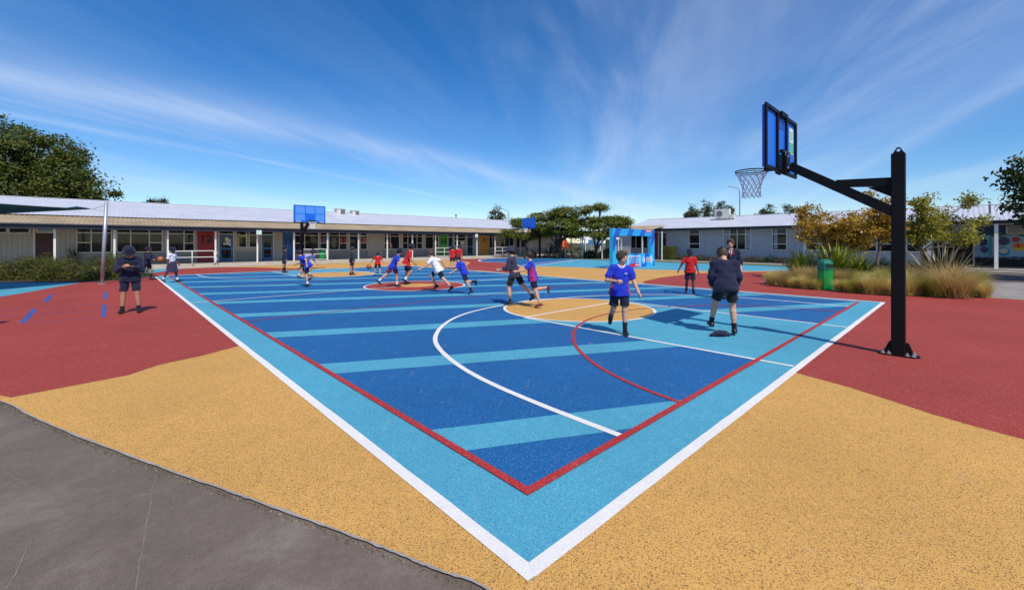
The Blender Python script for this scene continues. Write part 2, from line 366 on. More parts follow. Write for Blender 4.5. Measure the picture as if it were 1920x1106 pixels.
# ---------------------------------------------------------------- mesh helpers
def tag(o, label=None, cat=None, group=None, kind=None):
    for k, x in (('label', label), ('category', cat), ('group', group), ('kind', kind)):
        if x: o[k] = x
    return o
def obj(name, verts, faces, mat, parent=None, loc=None, rotz=0.0, smooth=False, mesh=None):
    if mesh is None:
        me = bpy.data.meshes.new(name)
        me.from_pydata([tuple(map(float, v)) for v in verts], [], [tuple(map(int, f)) for f in faces])
        for mm in (mat if isinstance(mat, (list, tuple)) else [mat]): me.materials.append(mm)
        if smooth: me.polygons.foreach_set('use_smooth', [True] * len(me.polygons))
        me.update()
    else: me = mesh
    o = bpy.data.objects.new(name, me); COL.objects.link(o)
    if parent: o.parent = parent
    if loc is not None: o.location = loc
    if rotz: o.rotation_euler = (0, 0, rotz)
    return o
def npmesh(name, verts, quads, mat, smooth=False):
    me = bpy.data.meshes.new(name)
    verts = np.asarray(verts, np.float32); quads = np.asarray(quads, np.int32)
    me.vertices.add(len(verts)); me.vertices.foreach_set('co', verts.ravel())
    k = quads.shape[1]
    me.loops.add(quads.size); me.loops.foreach_set('vertex_index', quads.ravel())
    me.polygons.add(len(quads)); me.polygons.foreach_set('loop_start', np.arange(0, quads.size, k, dtype=np.int32))
    if smooth: me.polygons.foreach_set('use_smooth', np.ones(len(quads), bool))
    for mm in (mat if isinstance(mat, (list, tuple)) else [mat]): me.materials.append(mm)
    me.update(calc_edges=True); me.validate()
    return me
def empty(name, loc, rotz=0.0, label=None, cat=None, group=None):
    o = bpy.data.objects.new(name, None); COL.objects.link(o)
    o.location = loc; o.rotation_euler = (0, 0, rotz); o.empty_display_size = 0.2
    return tag(o, label, cat, group)
class MB:
    def __init__(s, off=(0, 0, 0)): s.v = []; s.f = []; s.o = np.array(off, float)
    def add(s, vs, fs):
        n = len(s.v); s.v += [tuple(np.asarray(x, float) - s.o) for x in vs]; s.f += [tuple(i + n for i in f) for f in fs]; return s
    def box(s, a, b, bev=0.0):
        (x0, y0, z0), (x1, y1, z1) = a, b
        x0, x1 = min(x0, x1), max(x0, x1); y0, y1 = min(y0, y1), max(y0, y1); z0, z1 = min(z0, z1), max(z0, z1)
        return s.add([(x0, y0, z0), (x1, y0, z0), (x1, y1, z0), (x0, y1, z0), (x0, y0, z1), (x1, y0, z1), (x1, y1, z1), (x0, y1, z1)],
              [(3, 2, 1, 0), (4, 5, 6, 7), (0, 1, 5, 4), (1, 2, 6, 5), (2, 3, 7, 6), (3, 0, 4, 7)])
    def bar(s, p, q, w, h, up=(0, 0, 1), w2=None, h2=None):
        p, q = Vector(p), Vector(q); d = (q - p).normalized(); upv = Vector(up)
        if abs(d.dot(upv)) > 0.99: upv = Vector((0, 1, 0))
        a = d.cross(upv).normalized(); b = a.cross(d).normalized()
        w2 = w if w2 is None else w2; h2 = h if h2 is None else h2
        vs = [c + a * (i * ww / 2) + b * (j * hh / 2) for c, ww, hh in ((p, w, h), (q, w2, h2)) for i, j in ((-1, -1), (1, -1), (1, 1), (-1, 1))]
        return s.add([tuple(x) for x in vs], [(3, 2, 1, 0), (4, 5, 6, 7), (0, 1, 5, 4), (1, 2, 6, 5), (2, 3, 7, 6), (3, 0, 4, 7)])
    def tube(s, path, rad, n=8, caps=True):
        P = [Vector(p) for p in path]; m = len(P)
        rr = rad if isinstance(rad, (list, tuple)) else [rad] * m
        ref = Vector((0.13, 0.21, 1)).normalized(); vs = []; fs = []
        for i in range(m):
            t = (P[min(i + 1, m - 1)] - P[max(i - 1, 0)]).normalized()
            r_ = ref if abs(t.dot(ref)) < 0.95 else Vector((1, 0.1, 0)).normalized()
            a = t.cross(r_).normalized(); b = t.cross(a).normalized()
            for k in range(n):
                th = 2 * math.pi * k / n
                vs.append(P[i] + (a * math.cos(th) + b * math.sin(th)) * rr[i])
        for i in range(m - 1):
            for k in range(n):
                k2 = (k + 1) % n
                fs.append((i * n + k, i * n + k2, (i + 1) * n + k2, (i + 1) * n + k))
        if caps: fs += [tuple(range(n))[::-1], tuple(range((m - 1) * n, m * n))]
        return s.add([tuple(x) for x in vs], [f[::-1] for f in fs])
    def lathe(s, prof, n=16, c=(0, 0, 0), caps=True):
        vs = [(c[0] + r * math.cos(2 * math.pi * k / n), c[1] + r * math.sin(2 * math.pi * k / n), c[2] + z) for r, z in prof for k in range(n)]
        fs = [(i * n + k, i * n + (k + 1) % n, (i + 1) * n + (k + 1) % n, (i + 1) * n + k) for i in range(len(prof) - 1) for k in range(n)]
        if caps: fs += [tuple(range(n))[::-1], tuple(range((len(prof) - 1) * n, len(prof) * n))]
        return s.add(vs, fs)
    def poly(s, pts): return s.add(pts, [tuple(range(len(pts)))])
    def prism(s, pts, z0, z1):
        n = len(pts)
        return s.add([(x, y, z0) for x, y in pts] + [(x, y, z1) for x, y in pts],
                     [tuple(range(n))[::-1], tuple(range(n, 2 * n))] + [(i, (i + 1) % n, n + (i + 1) % n, n + i) for i in range(n)])
    def build(s, name, mat, parent=None, loc=None, rotz=0.0, smooth=False):
        return obj(name, s.v, s.f, mat, parent, loc, rotz, smooth)

# ================================================================ GROUND
def rough(pts, step=0.35, jit=0.004, seed=0, closed=True):
    rng = random.Random(seed); o = []
    n = len(pts)
    for i in range(n if closed else n - 1):
        a, b = np.array(pts[i][:2], float), np.array(pts[(i + 1) % n][:2], float)
        L = np.linalg.norm(b - a); k = max(1, min(60, int(L / step)))
        d = (b - a) / max(L, 1e-6); nn = np.array([-d[1], d[0]])
        for j in range(k):
            p = a + (b - a) * j / k
            if j: p = p + nn * rng.uniform(-jit, jit)
            o.append((float(p[0]), float(p[1])))
    return o
def sheet(name, pts, z, mat, parent=None, kind='structure', jit=0.004, step=0.35):
    pts = rough(pts, step, jit, seed=len(pts))
    o = obj(name, [(x, y, z) for x, y in pts], [tuple(range(len(pts)))], mat, parent)
    me = o.data
    if me.polygons and me.polygons[0].normal.z < 0: me.flip_normals()
    if kind and not parent: o['kind'] = kind
    return o
def smooth_curve(pts, per=8):
    P = [np.array(p[:2], float) for p in pts]; o = []
    for i in range(len(P) - 1):
        p0, p1, p2, p3 = P[max(i - 1, 0)], P[i], P[i + 1], P[min(i + 2, len(P) - 1)]
        for j in range(per):
            t = j / per
            o.append(tuple(0.5 * ((2 * p1) + (-p0 + p2) * t + (2 * p0 - 5 * p1 + 4 * p2 - p3) * t * t + (-p0 + 3 * p1 - 3 * p2 + p3) * t ** 3)))
    o.append(tuple(P[-1])); return o

S = 1500
tag(obj('ground', [(-S, -S, -0.03), (S, -S, -0.03), (S, S, -0.03), (-S, S, -0.03)], [(0, 1, 2, 3)], M['field']), kind='structure')
tag(obj('asphalt_yard', [(-45, -8, 0), (48, -8, 0), (48, 58, 0), (-45, 58, 0)], [(0, 1, 2, 3)], M['asphalt']), kind='structure')

ZR = 0.010; DZ = 0.0012
edge_px = [(0, 753), (63, 784), (150, 821), (297, 877), (419, 920), (500, 949), (600, 985), (700, 1023), (762, 1048), (825, 1074), (912, 1107)]
edge = [G(x, y)[:2] for x, y in edge_px]
edge = [(-9.5, 5.6), (-6.4, 4.6)] + edge + [(0.20, 1.55), (0.75, 1.2), (1.6, 0.8), (3.0, 0.2)]
edge_s = smooth_curve(edge, 8)
MAIN_EDGE = 29.6
far_l = uv(-16, MAIN_EDGE)[:2]; far_r = uv(31.0, MAIN_EDGE)[:2]
strip_u = 29.2                                   # where the rubber ends in front of the side building
r_far = uv(strip_u, 24.0)[:2]; r_near = uv(strip_u, 3.2)[:2]
bed_front = [G(x, y)[:2] for x, y in [(1432, 531), (1470, 538), (1540, 545), (1600, 549), (1660, 553), (1750, 557), (1858, 559), (1925, 563)]]
tan = edge_s + [(6, -3), (24, -3), (24, 11.3)] + bed_front[::-1] + [G(1440, 509)[:2], r_near, r_far, far_r, far_l, (-32, 6)]
rubber_ob = sheet('rubber_surface', tan, ZR, M['tan'], jit=0.003)

# red areas
court_l = [uv(0, v)[:2] for v in (4.6, 23.44)]
red_left = [(-14, 6.2), (-9.5, 5.62)] + [G(x, y)[:2] for x, y in [ (20, 747), (120, 728), (240, 705), (300, 685), (380, 668), (447, 650)]] + \
    [uv(0.03, 5.95)[:2], uv(0.03, 23.44)[:2], uv(5.5, 23.44)[:2], uv(7.0, 23.5)[:2]] + \
    [G(x, y)[:2] for x, y in [(470, 501.6), (410, 501.2), (340, 504.5), (300, 510), (225, 523), (189, 525.6), (156, 529.7), (104, 538.6), (49, 549), (0, 557), (-120, 578)]] + [(-24, 7)]
sheet('red_rubber_area', red_left, ZR + DZ, M['red'])
red_right = [uv(4.38, 0.03)[:2]] + [G(x, y)[:2] for x, y in [(1590, 727), (1671, 753), (1753, 780), (1834, 803), (1920, 826)]] + [(7.9, 4.9), (24, 3.5), (24, 11.3)] + bed_front[::-1] + \
    [G(x, y)[:2] for x, y in [(1440, 509.3), (1332, 512), (1285, 515), (1238, 521), (1204, 528.6)]] + [uv(CW - 0.03, 6.5)[:2], uv(CW - 0.03, 0.03)[:2]]
sheet('red_rubber_area', red_right, ZR + DZ, M['red'])
sheet('red_rubber_area', smooth_curve([G(x, y)[:2] for x, y in [(958, 513), (905, 508), (868, 507.5), (820, 503.5), (868, 499), (880, 492), (850, 488), (880, 484.5), (930, 483.5), (985, 484.5), (990, 495), (978, 500), (958, 513)]], 4)[:-1], ZR + DZ, M['red'])
# light blue areas
lb_left = [G(x, y)[:2] for x, y in [(-120, 578), (0, 557), (49, 549), (104, 538.6), (156, 529.7), (189, 525.6), (225, 523), (300, 510), (340, 504.5), (372, 502)]] + [uv(0.5, MAIN_EDGE)[:2], uv(-14, MAIN_EDGE)[:2], (-30, 12)]
sheet('light_blue_rubber_area', lb_left, ZR + DZ, M['lightblue'])
lb_right = [r_near] + [G(x, y)[:2] for x, y in [(1440, 508.6), (1330, 508.5), (1228, 506.0), (1120, 503), (1040, 500), (985, 499.5)]] + [uv(25, 29)[:2], uv(28.8, 28)[:2], r_far]
sheet('light_blue_rubber_area', lb_right, ZR + 1.5 * DZ, M['lightblue'])
# second court, far off: rounded blue key with white edge
blob = smooth_curve([G(x, y)[:2] for x, y in [(1092, 486.6), (1000, 484.6), (940, 484.4), (910, 486), (898, 488.6), (908, 491), (955, 493.2), (975, 499), (990, 499.8), (1040, 493), (1092, 486.6)]], 6)[:-1]
sheet('far_court_key', blob, ZR + 2 * DZ, M['blue'])
def ring_strip(pts, w, closed=False):
    P = [np.array(p[:2], float) for p in pts]; n = len(P); L = []; Rr = []
    for i in range(n):
        a = P[(i - 1) % n] if closed or i else P[0]; b = P[(i + 1) % n] if closed or i < n - 1 else P[-1]
        d = b - a; d = d / max(np.linalg.norm(d), 1e-6); nn = np.array([-d[1], d[0]])
        L.append(P[i] + nn * w / 2); Rr.append(P[i] - nn * w / 2)
    return L, Rr
def strip(name, pts, w, z, mat, parent=None, closed=False, jit=0.0, seed=1):
    rng = random.Random(seed)
    L, Rr = ring_strip(pts, w, closed); n = len(L)
    vs = [(p[0] + rng.uniform(-jit, jit), p[1] + rng.uniform(-jit, jit), z) for p in L + Rr]
    fs = [(i, n + i, n + (i + 1) % n, (i + 1) % n) for i in range(n if closed else n - 1)]
    o = obj(name, vs, fs, mat, parent)
    if o.data.polygons[0].normal.z < 0: o.data.flip_normals()
    if not parent: o['kind'] = 'structure'
    return o
strip('far_court_line', blob[4:], 0.14, ZR + 3 * DZ, M['white_line'])
strip('far_court_line', [G(x, y)[:2] for x, y in [(905, 491), (955, 489), (1010, 487.5), (1080, 486.4)]], 0.2, ZR + 3 * DZ, M['lightblue'])
strip('far_court_line', [G(x, y)[:2] for x, y in [(980, 497.5), (1020, 492.5), (1075, 488)]], 0.14, ZR + 3.5 * DZ, M['white_line'])

# ---------------------------------------------------------------- main court
cz = ZR + 3 * DZ
court = sheet('sports_court', [uv(0, 0)[:2], uv(CW, 0)[:2], uv(CW, CL)[:2], uv(0, CL)[:2]], cz, M['lightblue'], jit=0.003)
I0 = 0.47; I1 = CW - I0; J0 = 0.47; J1 = CL - I0
def cuv(name, pts, lay, mat, jit=0.004):
    return sheet(name, [uv(a, b)[:2] for a, b in pts], cz + lay * DZ, mat, parent=court, jit=jit)
cuv('blue_field', [(I0, J0), (I1, J0), (I1, J1), (I0, J1)], 1, M['blue'])
def clip(poly, a, b, c):                       # keep a*u + b*v <= c
    o = []
    for i in range(len(poly)):
        p, q = poly[i], poly[(i + 1) % len(poly)]
        dp, dq = a * p[0] + b * p[1] - c, a * q[0] + b * q[1] - c
        if dp <= 0: o.append(p)
        if (dp < 0) != (dq < 0) and abs(dp - dq) > 1e-9:
            t = dp / (dp - dq); o.append((p[0] + (q[0] - p[0]) * t, p[1] + (q[1] - p[1]) * t))
    return o
sa = R(15.85); nx, ny = -math.sin(sa), math.cos(sa)
na, nb = nx * U[0] + ny * U[1], nx * V[0] + ny * V[1]; nc = nx * C0[0] + ny * C0[1]
for k in range(14):
    lo_ = 2.965 + 2.215 * k - nc + 0.04 * (k == 0); hi_ = 3.415 + 2.225 * k - nc
    p = clip(clip([(I0, J0), (I1, J0), (I1, J1), (I0, J1)], na, nb, hi_), -na, -nb, -lo_)
    if len(p) > 2: cuv('stripe', p, 2, M['lightblue'])
UM = CW / 2; KW = 1.72; FT = 4.66
def circ(u, v, r, a0=0, a1=360, n=72):
    return [(u + r * math.cos(R(a0 + (a1 - a0) * i / n)), v + r * math.sin(R(a0 + (a1 - a0) * i / n))) for i in range(n + 1)]
for s_, e in ((1, 0), (-1, CL)):
    f = lambda v: e + s_ * v
    cuv('key', [(UM - KW, f(0.08)), (UM + KW, f(0.08)), (UM + KW, f(FT)), (UM - KW, f(FT))], 3, M['lightblue'])
    cuv('free_throw_circle', circ(UM, f(FT), 1.66)[:-1], 4, M['tan'], jit=0)
cuv('centre_circle', circ(UM, CL / 2, 1.66)[:-1], 4, M['red'], jit=0)
cuv('centre_spot', circ(UM, CL / 2, 0.62)[:-1], 6, M['tan'], jit=0)
def cline(pts, w, lay, mat, closed=False, name='line', jit=0.0015):
    return strip(name, [uv(a, b)[:2] for a, b in pts], w, cz + lay * DZ, mat, parent=court, closed=closed, jit=jit, seed=int(w * 1000) + len(pts))
def seg(a, b, n=24): return [(a[0] + (b[0] - a[0]) * i / n, a[1] + (b[1] - a[1]) * i / n) for i in range(n + 1)]
LW = 0.06
def relax(pts, it=60):
    a = np.array(pts, float)
    for _ in range(it): a[1:-1] = .5 * a[1:-1] + .25 * (a[:-2] + a[2:])
    return [tuple(x) for x in a]
ARC3 = [(1.51, .5), (1.51, 1.1), (1.53, 1.6), (1.57, 2.27), (1.72, 3.0), (2.05, 3.91), (2.32, 4.36), (2.92, 5.08), (3.65, 5.66), (4.4, 6.0), (5.4, 6.2), (6.7, 6.25), (8.2, 5.9), (9.5, 5.25), (10.5, 4.22), (11.07, 3.0), (11.14, 1.7), (11.1, .5)]
ARCN = [(2.5, .49), (2.58, .95), (2.76, 1.45), (3.15, 2.15), (3.86, 2.9), (4.7, 3.45), (5.58, 3.74), (6.43, 3.8), (7.45, 3.64), (8.4, 3.2), (9.3, 2.55), (9.88, 1.7), (10.0, 1.1), (10.0, .5)]
for s_, e in ((1, 0), (-1, CL)):
    f = lambda v: e + s_ * v
    for u_ in (UM - KW, UM + KW): cline(seg((u_, f(0.08)), (u_, f(FT))), LW, 5, M['white_line'])
    cline(seg((UM - KW, f(FT)), (UM + KW, f(FT))), LW, 5, M['white_line'])
    cline([(a, f(b)) for a, b in circ(UM, FT, 1.66)[:-1]], LW, 5.5, M['white_line'], closed=True)
    arc = relax(smooth_curve(ARC3, 8))
    cline([(a, f(b)) for a, b in arc], 0.068, 5, M['white_line'])
    cline([(a, f(b)) for a, b in relax(smooth_curve(ARCN, 8))], 0.05, 6.5, M['red_line'])
    cline(seg((I0, f(7.95)), (I1, f(7.95))), 0.04, 6.5, M['red_line'])
cline(circ(UM, CL / 2, 1.69)[:-1], LW, 5, M['white_line'], closed=True)
cline(seg((0.04, CL / 2), (CW - 0.04, CL / 2)), LW, 5.5, M['white_line'])
q = 0.035
for a, b in (((q, q), (CW - q, q)), ((q, CL - q), (CW - q, CL - q)), ((q, 0), (q, CL)), ((CW - q, 0), (CW - q, CL))):
    cline(seg(a, b, 60), 0.078, .6 if a[0] == q and b[0] != q else .9, M['white_line'], name='boundary_line', jit=0.0025)
for a, b in (((I0 - .03, J0), (I1 + .03, J0)), ((I0 - .03, J1), (I1 + .03, J1)), ((I0, J0), (I0, J1)), ((I1, J0), (I1, J1))):
    cline(seg(a, b, 60), 0.06, 7 if abs(b[0] - a[0]) > 1 else 7.3, M['red_line'], name='netball_line', jit=0.0015)
# blue dashes on the red area at left
for pts in ([(147, 607), (159, 607)], ):
    pass
dash = [[(36, 607), (47, 607), (70, 581), (60, 580)], [(80, 567), (90, 567), (101, 553), (93, 553)], [(189, 595), (198, 596), (200.5, 572), (192.5, 572)], [(194.5, 561), (201, 561), (201.5, 548), (195.5, 548)]]
for d in dash: sheet('blue_dash', [G(x, y)[:2] for x, y in d], ZR + 2 * DZ, M['navy_line'], jit=0)
for a, b in (((40, 607), (190, 595)), ((0, 594), (194, 583)), ((0, 584), (196, 570))):
    strip('blue_dash', seg(G(*a)[:2], G(*b)[:2], 10), 0.022, ZR + 2 * DZ, M['navy_line'])

# concrete path and plinth in front of the long building, path + grass strip at the right
VP, VW, ZF = 32.8, 34.9, 0.12                    # post line, wall line, floor level of the long building
sheet('concrete_path', [uv(-16, MAIN_EDGE)[:2], uv(31.2, MAIN_EDGE)[:2], uv(31.2, VP - .35)[:2], uv(-16, VP - .35)[:2]], 0.016, M['pale_concrete'], jit=0)
UE, UW_ = 34.1, 34.9                             # eave line and wall line of the right building
sheet('grass_strip', [uv(strip_u, 23.5)[:2], uv(strip_u, 2.6)[:2], uv(30.9, 2.0)[:2], uv(30.9, 23.5)[:2]], 0.018, M['grass'])
sheet('concrete_path', [uv(30.9, 31)[:2], uv(30.9, -9)[:2], uv(33.2, -9)[:2], uv(33.2, 31)[:2]], 0.022, M['grey_concrete'])
sheet('garden_soil', [uv(33.2, 17)[:2], uv(33.2, 2.6)[:2], uv(34.85, 2.6)[:2], uv(34.85, 17)[:2]], 0.028, M['soil'])
sheet('concrete_yard', [G(x, y)[:2] for x, y in [(1752, 559), (1925, 564)]] + [(26, 11), (26, 19)] + [G(x, y)[:2] for x, y in [(1920, 531), (1850, 530), (1800, 528)]], 0.006, M['grey_concrete'])
bed = bed_front[:-1] + [G(x, y)[:2] for x, y in [(1850, 532), (1800, 516), (1740, 507), (1640, 501), (1560, 500), (1490, 508), (1445, 520)]]
sheet('garden_bed', bed, 0.020, M['soil'])
sheet('garden_soil', [(-15.6, 16.0), (-15.4, 18.6), (-17.4, 20.3), (-26, 20.6), (-30, 14.5), (-19.3, 15.7)], 0.016, M['soil'])

# kerb edging along the asphalt, grit and moss beside it, joints in the asphalt
strip('surface_edging', edge_s, 0.014, ZR + 0.003, M['kerb'], jit=0.004)
rng = random.Random(4)
mb = MB()
for i in range(len(edge_s) - 1):
    a, b = np.array(edge_s[i]), np.array(edge_s[i + 1]); L = np.linalg.norm(b - a)
    d = (b - a) / max(L, 1e-6); nn = np.array([d[1], -d[0]])
    for j in range(int(L * 170)):
        p = a + (b - a) * rng.random() + nn * (0.012 + abs(rng.gauss(0, 0.018)))
        s_ = rng.uniform(0.0025, 0.007); z = rng.uniform(0.001, 0.004); t = rng.random() * 6
        mb.add([(p[0] + s_ * math.cos(t), p[1] + s_ * math.sin(t), z), (p[0] + s_ * math.cos(t + 2), p[1] + s_ * math.sin(t + 2), z), (p[0] + s_ * math.cos(t + 4.2), p[1] + s_ * math.sin(t + 4.2), z), (p[0], p[1], z + s_ * 0.8)], [(0, 1, 3), (1, 2, 3), (2, 0, 3)])
tag(mb.build('edge_grit', M['debris']), 'grit and dry moss along the edge of the rubber surface', 'grit', kind='stuff')
strip('pavement_joint', rough([G(x, y)[:2] for x, y in [(291, 890), (283, 935), (270, 1010), (255, 1106), (250, 1150)]], .06, .006, 2, False), 0.005, 0.002, M['joint'], jit=0.0015)
strip('pavement_joint', rough([G(x, y)[:2] for x, y in [(-30, 868), (10, 885), (100, 935)]], .06, .006, 3, False), 0.004, 0.002, M['joint'], jit=0.0012)
strip('pavement_joint', rough([G(x, y)[:2] for x, y in [(62, 1008), (45, 1040), (10, 1106), (-10, 1150)]], .05, .008, 5, False), 0.004, 0.002, M['joint'], jit=0.0012)

# ================================================================ BUILDINGS (built in the court frame u, v, z)
BO = (8.0, 34.0, 0.0)                            # base of the long building in u, v
def uvempty(name, o, label, cat, group=None): return empty(name, uv(o[0], o[1], o[2]), CA, label, cat, group)
main = uvempty('school_building', BO, 'long single storey school block with zinc roof, tan verandah roof and numbered colour panels', 'building')
def um(px): return on_v(px, VW)[0]
def zm(px, py): return zat(py, on_v(px, VW)[1])
u_l, u_r = -15.0, on_v(1052, VW)[0]
up_l, up_r = u_l, u_r + 0.4
RV, RZ = 39.0, 4.36; EZ0, EZ1 = 2.24, 2.50; JZ = 3.06
# walls
def B(off=BO): return MB(off)
B().box((u_l, VW, ZF), (u_r, VW + 7.6, 2.75)).build('wall', M['wall'], main)
B().box((u_l, VP - .35, 0.0), (u_r + 0.2, VW + 7.6, ZF)).build('floor_slab', M['pale_concrete'], main)
B().add([(u_r - .03, VW + .02, 2.75), (u_r - .03, VW + 7.5, 2.75), (u_r - .03, RV, 4.25)], [(0, 1, 2)]).build('gable', M['wall'], main)
def corrugated(name, off, a0, a1, b0, z0, b1, z1, pitch, amp, mat, parent, swap=False, thick=0.02, sub=4):
    n = int((a1 - a0) / pitch * sub); vs = []; fs = []
    dz = z1 - z0; db = b1 - b0; L = math.hypot(dz, db); nb_, nz_ = -dz / L, db / L
    if nz_ < 0: nb_, nz_ = -nb_, -nz_
    for i in range(n + 1):
        a = a0 + (a1 - a0) * i / n; h = amp * math.sin(2 * math.pi * i / sub)
        for (b, z) in ((b0, z0), (b1, z1)):
            p = (a, b + nb_ * h, z + nz_ * h)
            vs.append(p if not swap else (p[1], p[0], p[2]))
    for i in range(n): fs.append((2 * i, 2 * i + 2, 2 * i + 3, 2 * i + 1))
    m = MB(off); m.add(vs, fs); o = m.build(name, mat, parent)
    if o.data.polygons[0].normal.z < 0: o.data.flip_normals()
    return o
corrugated('verandah_roof', BO, u_l, up_r, VP - .42, EZ1 + .03, VW + .1, JZ, 0.20, 0.014, M['sheet'], main)
corrugated('roof', BO, u_l, up_r, VW, JZ + .05, RV, RZ, 0.22, 0.006, M['roof'], main)
corrugated('roof', BO, u_l, up_r, RV, RZ, VW + 8.2, JZ - .1, 0.32, 0.022, M['roof'], main)
B().bar((u_l, RV, RZ + .008), (up_r, RV, RZ + .008), 0.20, 0.03).build('ridge_cap', M['roof'], main)
B().box((u_l, VP - .42, EZ0), (up_r, VP - .36, EZ1)).build('fascia', M['navy'], main)
B().add([(u_l, VP - .36, EZ0 + .1), (up_r, VP - .36, EZ0 + .1), (up_r, VW, EZ0 + .42), (u_l, VW, EZ0 + .42)], [(0, 1, 2, 3)]).build('soffit', M['wall'], main)
B().tube([(u_l, VP - .46, EZ1 - .02), (up_r, VP - .46, EZ1 - .02)], 0.055, 8).build('gutter', M['navy'], main)
B().box((u_l, VW - .04, 2.36), (u_r, VW - .003, 2.62)).build('head_trim', M['frame'], main)
# posts
posts_px = [102.5, 214.6, 314.5, 404, 482.5, 551, 614, 672, 726, 773, 816.5, 857, 894, 928, 975.6]
for i, px in enumerate([-28] + posts_px):
    u_ = on_v(px, VP)[0]
    B().box((u_ - .045, VP - .045, ZF), (u_ + .045, VP + .045, EZ0 + .12)).build('post', M['white'], main)
# facade pieces
FW = 0.055
def window(parent, off, horiz, face, a0, a1, z0, z1, mull=(), trans=(), frame=None, pane=None, fw=FW, sgn=-1, out_=0.05, name='window', glassmats=None):
    """frame with mullions and one pane per light; horiz 'u' (wall v = face) or 'v' (wall u = face)."""
    frame = frame or M['frame']; pane = pane or M['glass']
    def bx(m, x0, x1, zz0, zz1, d0, d1):
        f0, f1 = face + sgn * d0, face + sgn * d1
        if horiz == 'u': m.box((x0, f0, zz0), (x1, f1, zz1))
        else: m.box((f0, x0, zz0), (f1, x1, zz1))
    if a0 > a1: a0, a1 = a1, a0
    m = MB(off)
    bx(m, a0 - fw, a0, z0 - fw, z1 + fw, 0, out_); bx(m, a1, a1 + fw, z0 - fw, z1 + fw, 0, out_)
    bx(m, a0, a1, z1, z1 + fw, 0, out_); bx(m, a0 - .02, a1 + .02, z0 - fw - .01, z0, 0, out_ + .03)
    xs = sorted([a0] + [x for x in mull if a0 < x < a1] + [a1])
    for x in xs[1:-1]: bx(m, x - fw / 2, x + fw / 2, z0, z1, 0, out_ - .004)
    cells = []
    for i in range(len(xs) - 1):
        zs = sorted([z0] + [t[0] if isinstance(t, tuple) else t for t in trans if (not isinstance(t, tuple) or i in t[1]) and z0 < (t[0] if isinstance(t, tuple) else t) < z1] + [z1])
        l_ = xs[i] + (fw / 2 if i else 0); r_ = xs[i + 1] - (fw / 2 if i < len(xs) - 2 else 0)
        for z in zs[1:-1]: bx(m, l_, r_, z - fw / 2, z + fw / 2, 0, out_ - .008)
        for j in range(len(zs) - 1): cells.append((l_, r_, zs[j] + (fw / 2 if j else 0), zs[j + 1] - (fw / 2 if j < len(zs) - 2 else 0)))
    w = m.build(name, frame, parent)
    for ci, (l_, r_, b_, t_) in enumerate(cells):
        m = MB(off); bx(m, l_ + .002, r_ - .002, b_ + .002, t_ - .002, 0.004, 0.014)
        m.build('pane', (glassmats or {}).get(ci, pane), w)
    return w, cells
def stick(parent, off, horiz, face, a0, a1, z0, z1, mat, name='poster', d=0.016, sgn=-1, th=0.003):
    m = MB(off)
    f0, f1 = face + sgn * d, face + sgn * (d + th)
    if horiz == 'u': m.box((a0, f0, z0), (a1, f1, z1))
    else: m.box((f0, a0, z0), (f1, a1, z1))
    return m.build(name, mat, parent)
WT, WM, WS = 2.30, 2.09, 0.93
def mwin(p0, p1, mull=(), trans=(WM,), zs=WS, zt=WT, **k):
    return window(main, BO, 'u', VW, um(p0), um(p1), zs, zt, [um(x) for x in mull], trans, **k)
def mpanel(p0, p1, mat, z0=ZF + .01, z1=2.36, name='wall_panel', d=0.03):
    m = B(); m.box((um(p0), VW - d, z0), (um(p1), VW - .004, z1)); return m.build(name, mat, main)
# lower grey wall panels
for a, b in ((143, 369), (443, 482), (617, 821), (852, 872), (916, 1049)): mpanel(a, b, M['wall_low'], ZF + .01, WS - .075, 'lower_panel', 0.02)
mpanel(484, 489, M['wall_low'], ZF + .01, WS - .075, 'lower_panel', .02)
# vertical boards of the blank walls
for a, b in ((-60, 62), (104, 141), (513, 529), (690, 718), (405, 409)):
    u0, u1 = um(a), um(b); n = max(2, int((u1 - u0) / 0.18)); mbx = B()
    for i in range(n): mbx.box((u0 + (u1 - u0) * i / n + .006, VW - .022, ZF + .02), (u0 + (u1 - u0) * (i + 1) / n - .006, VW - .002, 2.0 if a < 60 and b < 70 else 2.34))
    tag(mbx.build('vertical_boards', M['wall'], main), kind='stuff')
mwin(-40, 12, [], [], 2.07, 2.28); mwin(18, 54, [], [], 2.07, 2.28)
m = B(); m.box((um(62), VW - .06, ZF), (um(66), VW - .003, 2.36)); m.build('trim', M['frame'], main)
d = mpanel(67, 100.5, M['brown_door'], ZF + .01, 2.06, 'door', 0.035)
mwin(71, 99, [], [], 2.12, 2.30, glassmats={0: M['sky_glass']})
mwin(145, 208, [171], [WM, (1.50, (0,))])
mwin(220, 303, [245, 280], [WM, (1.50, (2,)), ])
mwin(298 + 18, 363, [345], [WM, (1.47, (1,))])
mwin(443, 481, [462, 467], [WM - .04], zs=1.18)
w_, _ = mwin(553, 596, [571], [WM, (1.46, (0,))])
w_, _ = mwin(600.5, 613, [], [WM, 1.46])
stick(w_, BO, 'u', VW, um(602), um(606), 1.5, 1.95, M['poster_red']); stick(w_, BO, 'u', VW, um(606), um(612.5), 1.5, 1.95, M['poster_blue'])
w_, _ = mwin(617, 649.5, [636], [WM, (1.46, (1,))])
cx0, cx1 = um(618.5), um(634)
rr_ = random.Random(7)
for i in range(9):
    z_ = 1.88 - i * .095; l_ = cx0 + rr_.uniform(0.05, .25); e_ = cx1 - rr_.uniform(0.05, .25)
    x_ = l_
    while x_ < e_ - .05:
        wd = rr_.uniform(.06, .17); stick(w_, BO, 'u', VW, x_, min(e_, x_ + wd), z_, z_ + .05, M['chalk'], 'board_lettering'); x_ += wd + .04
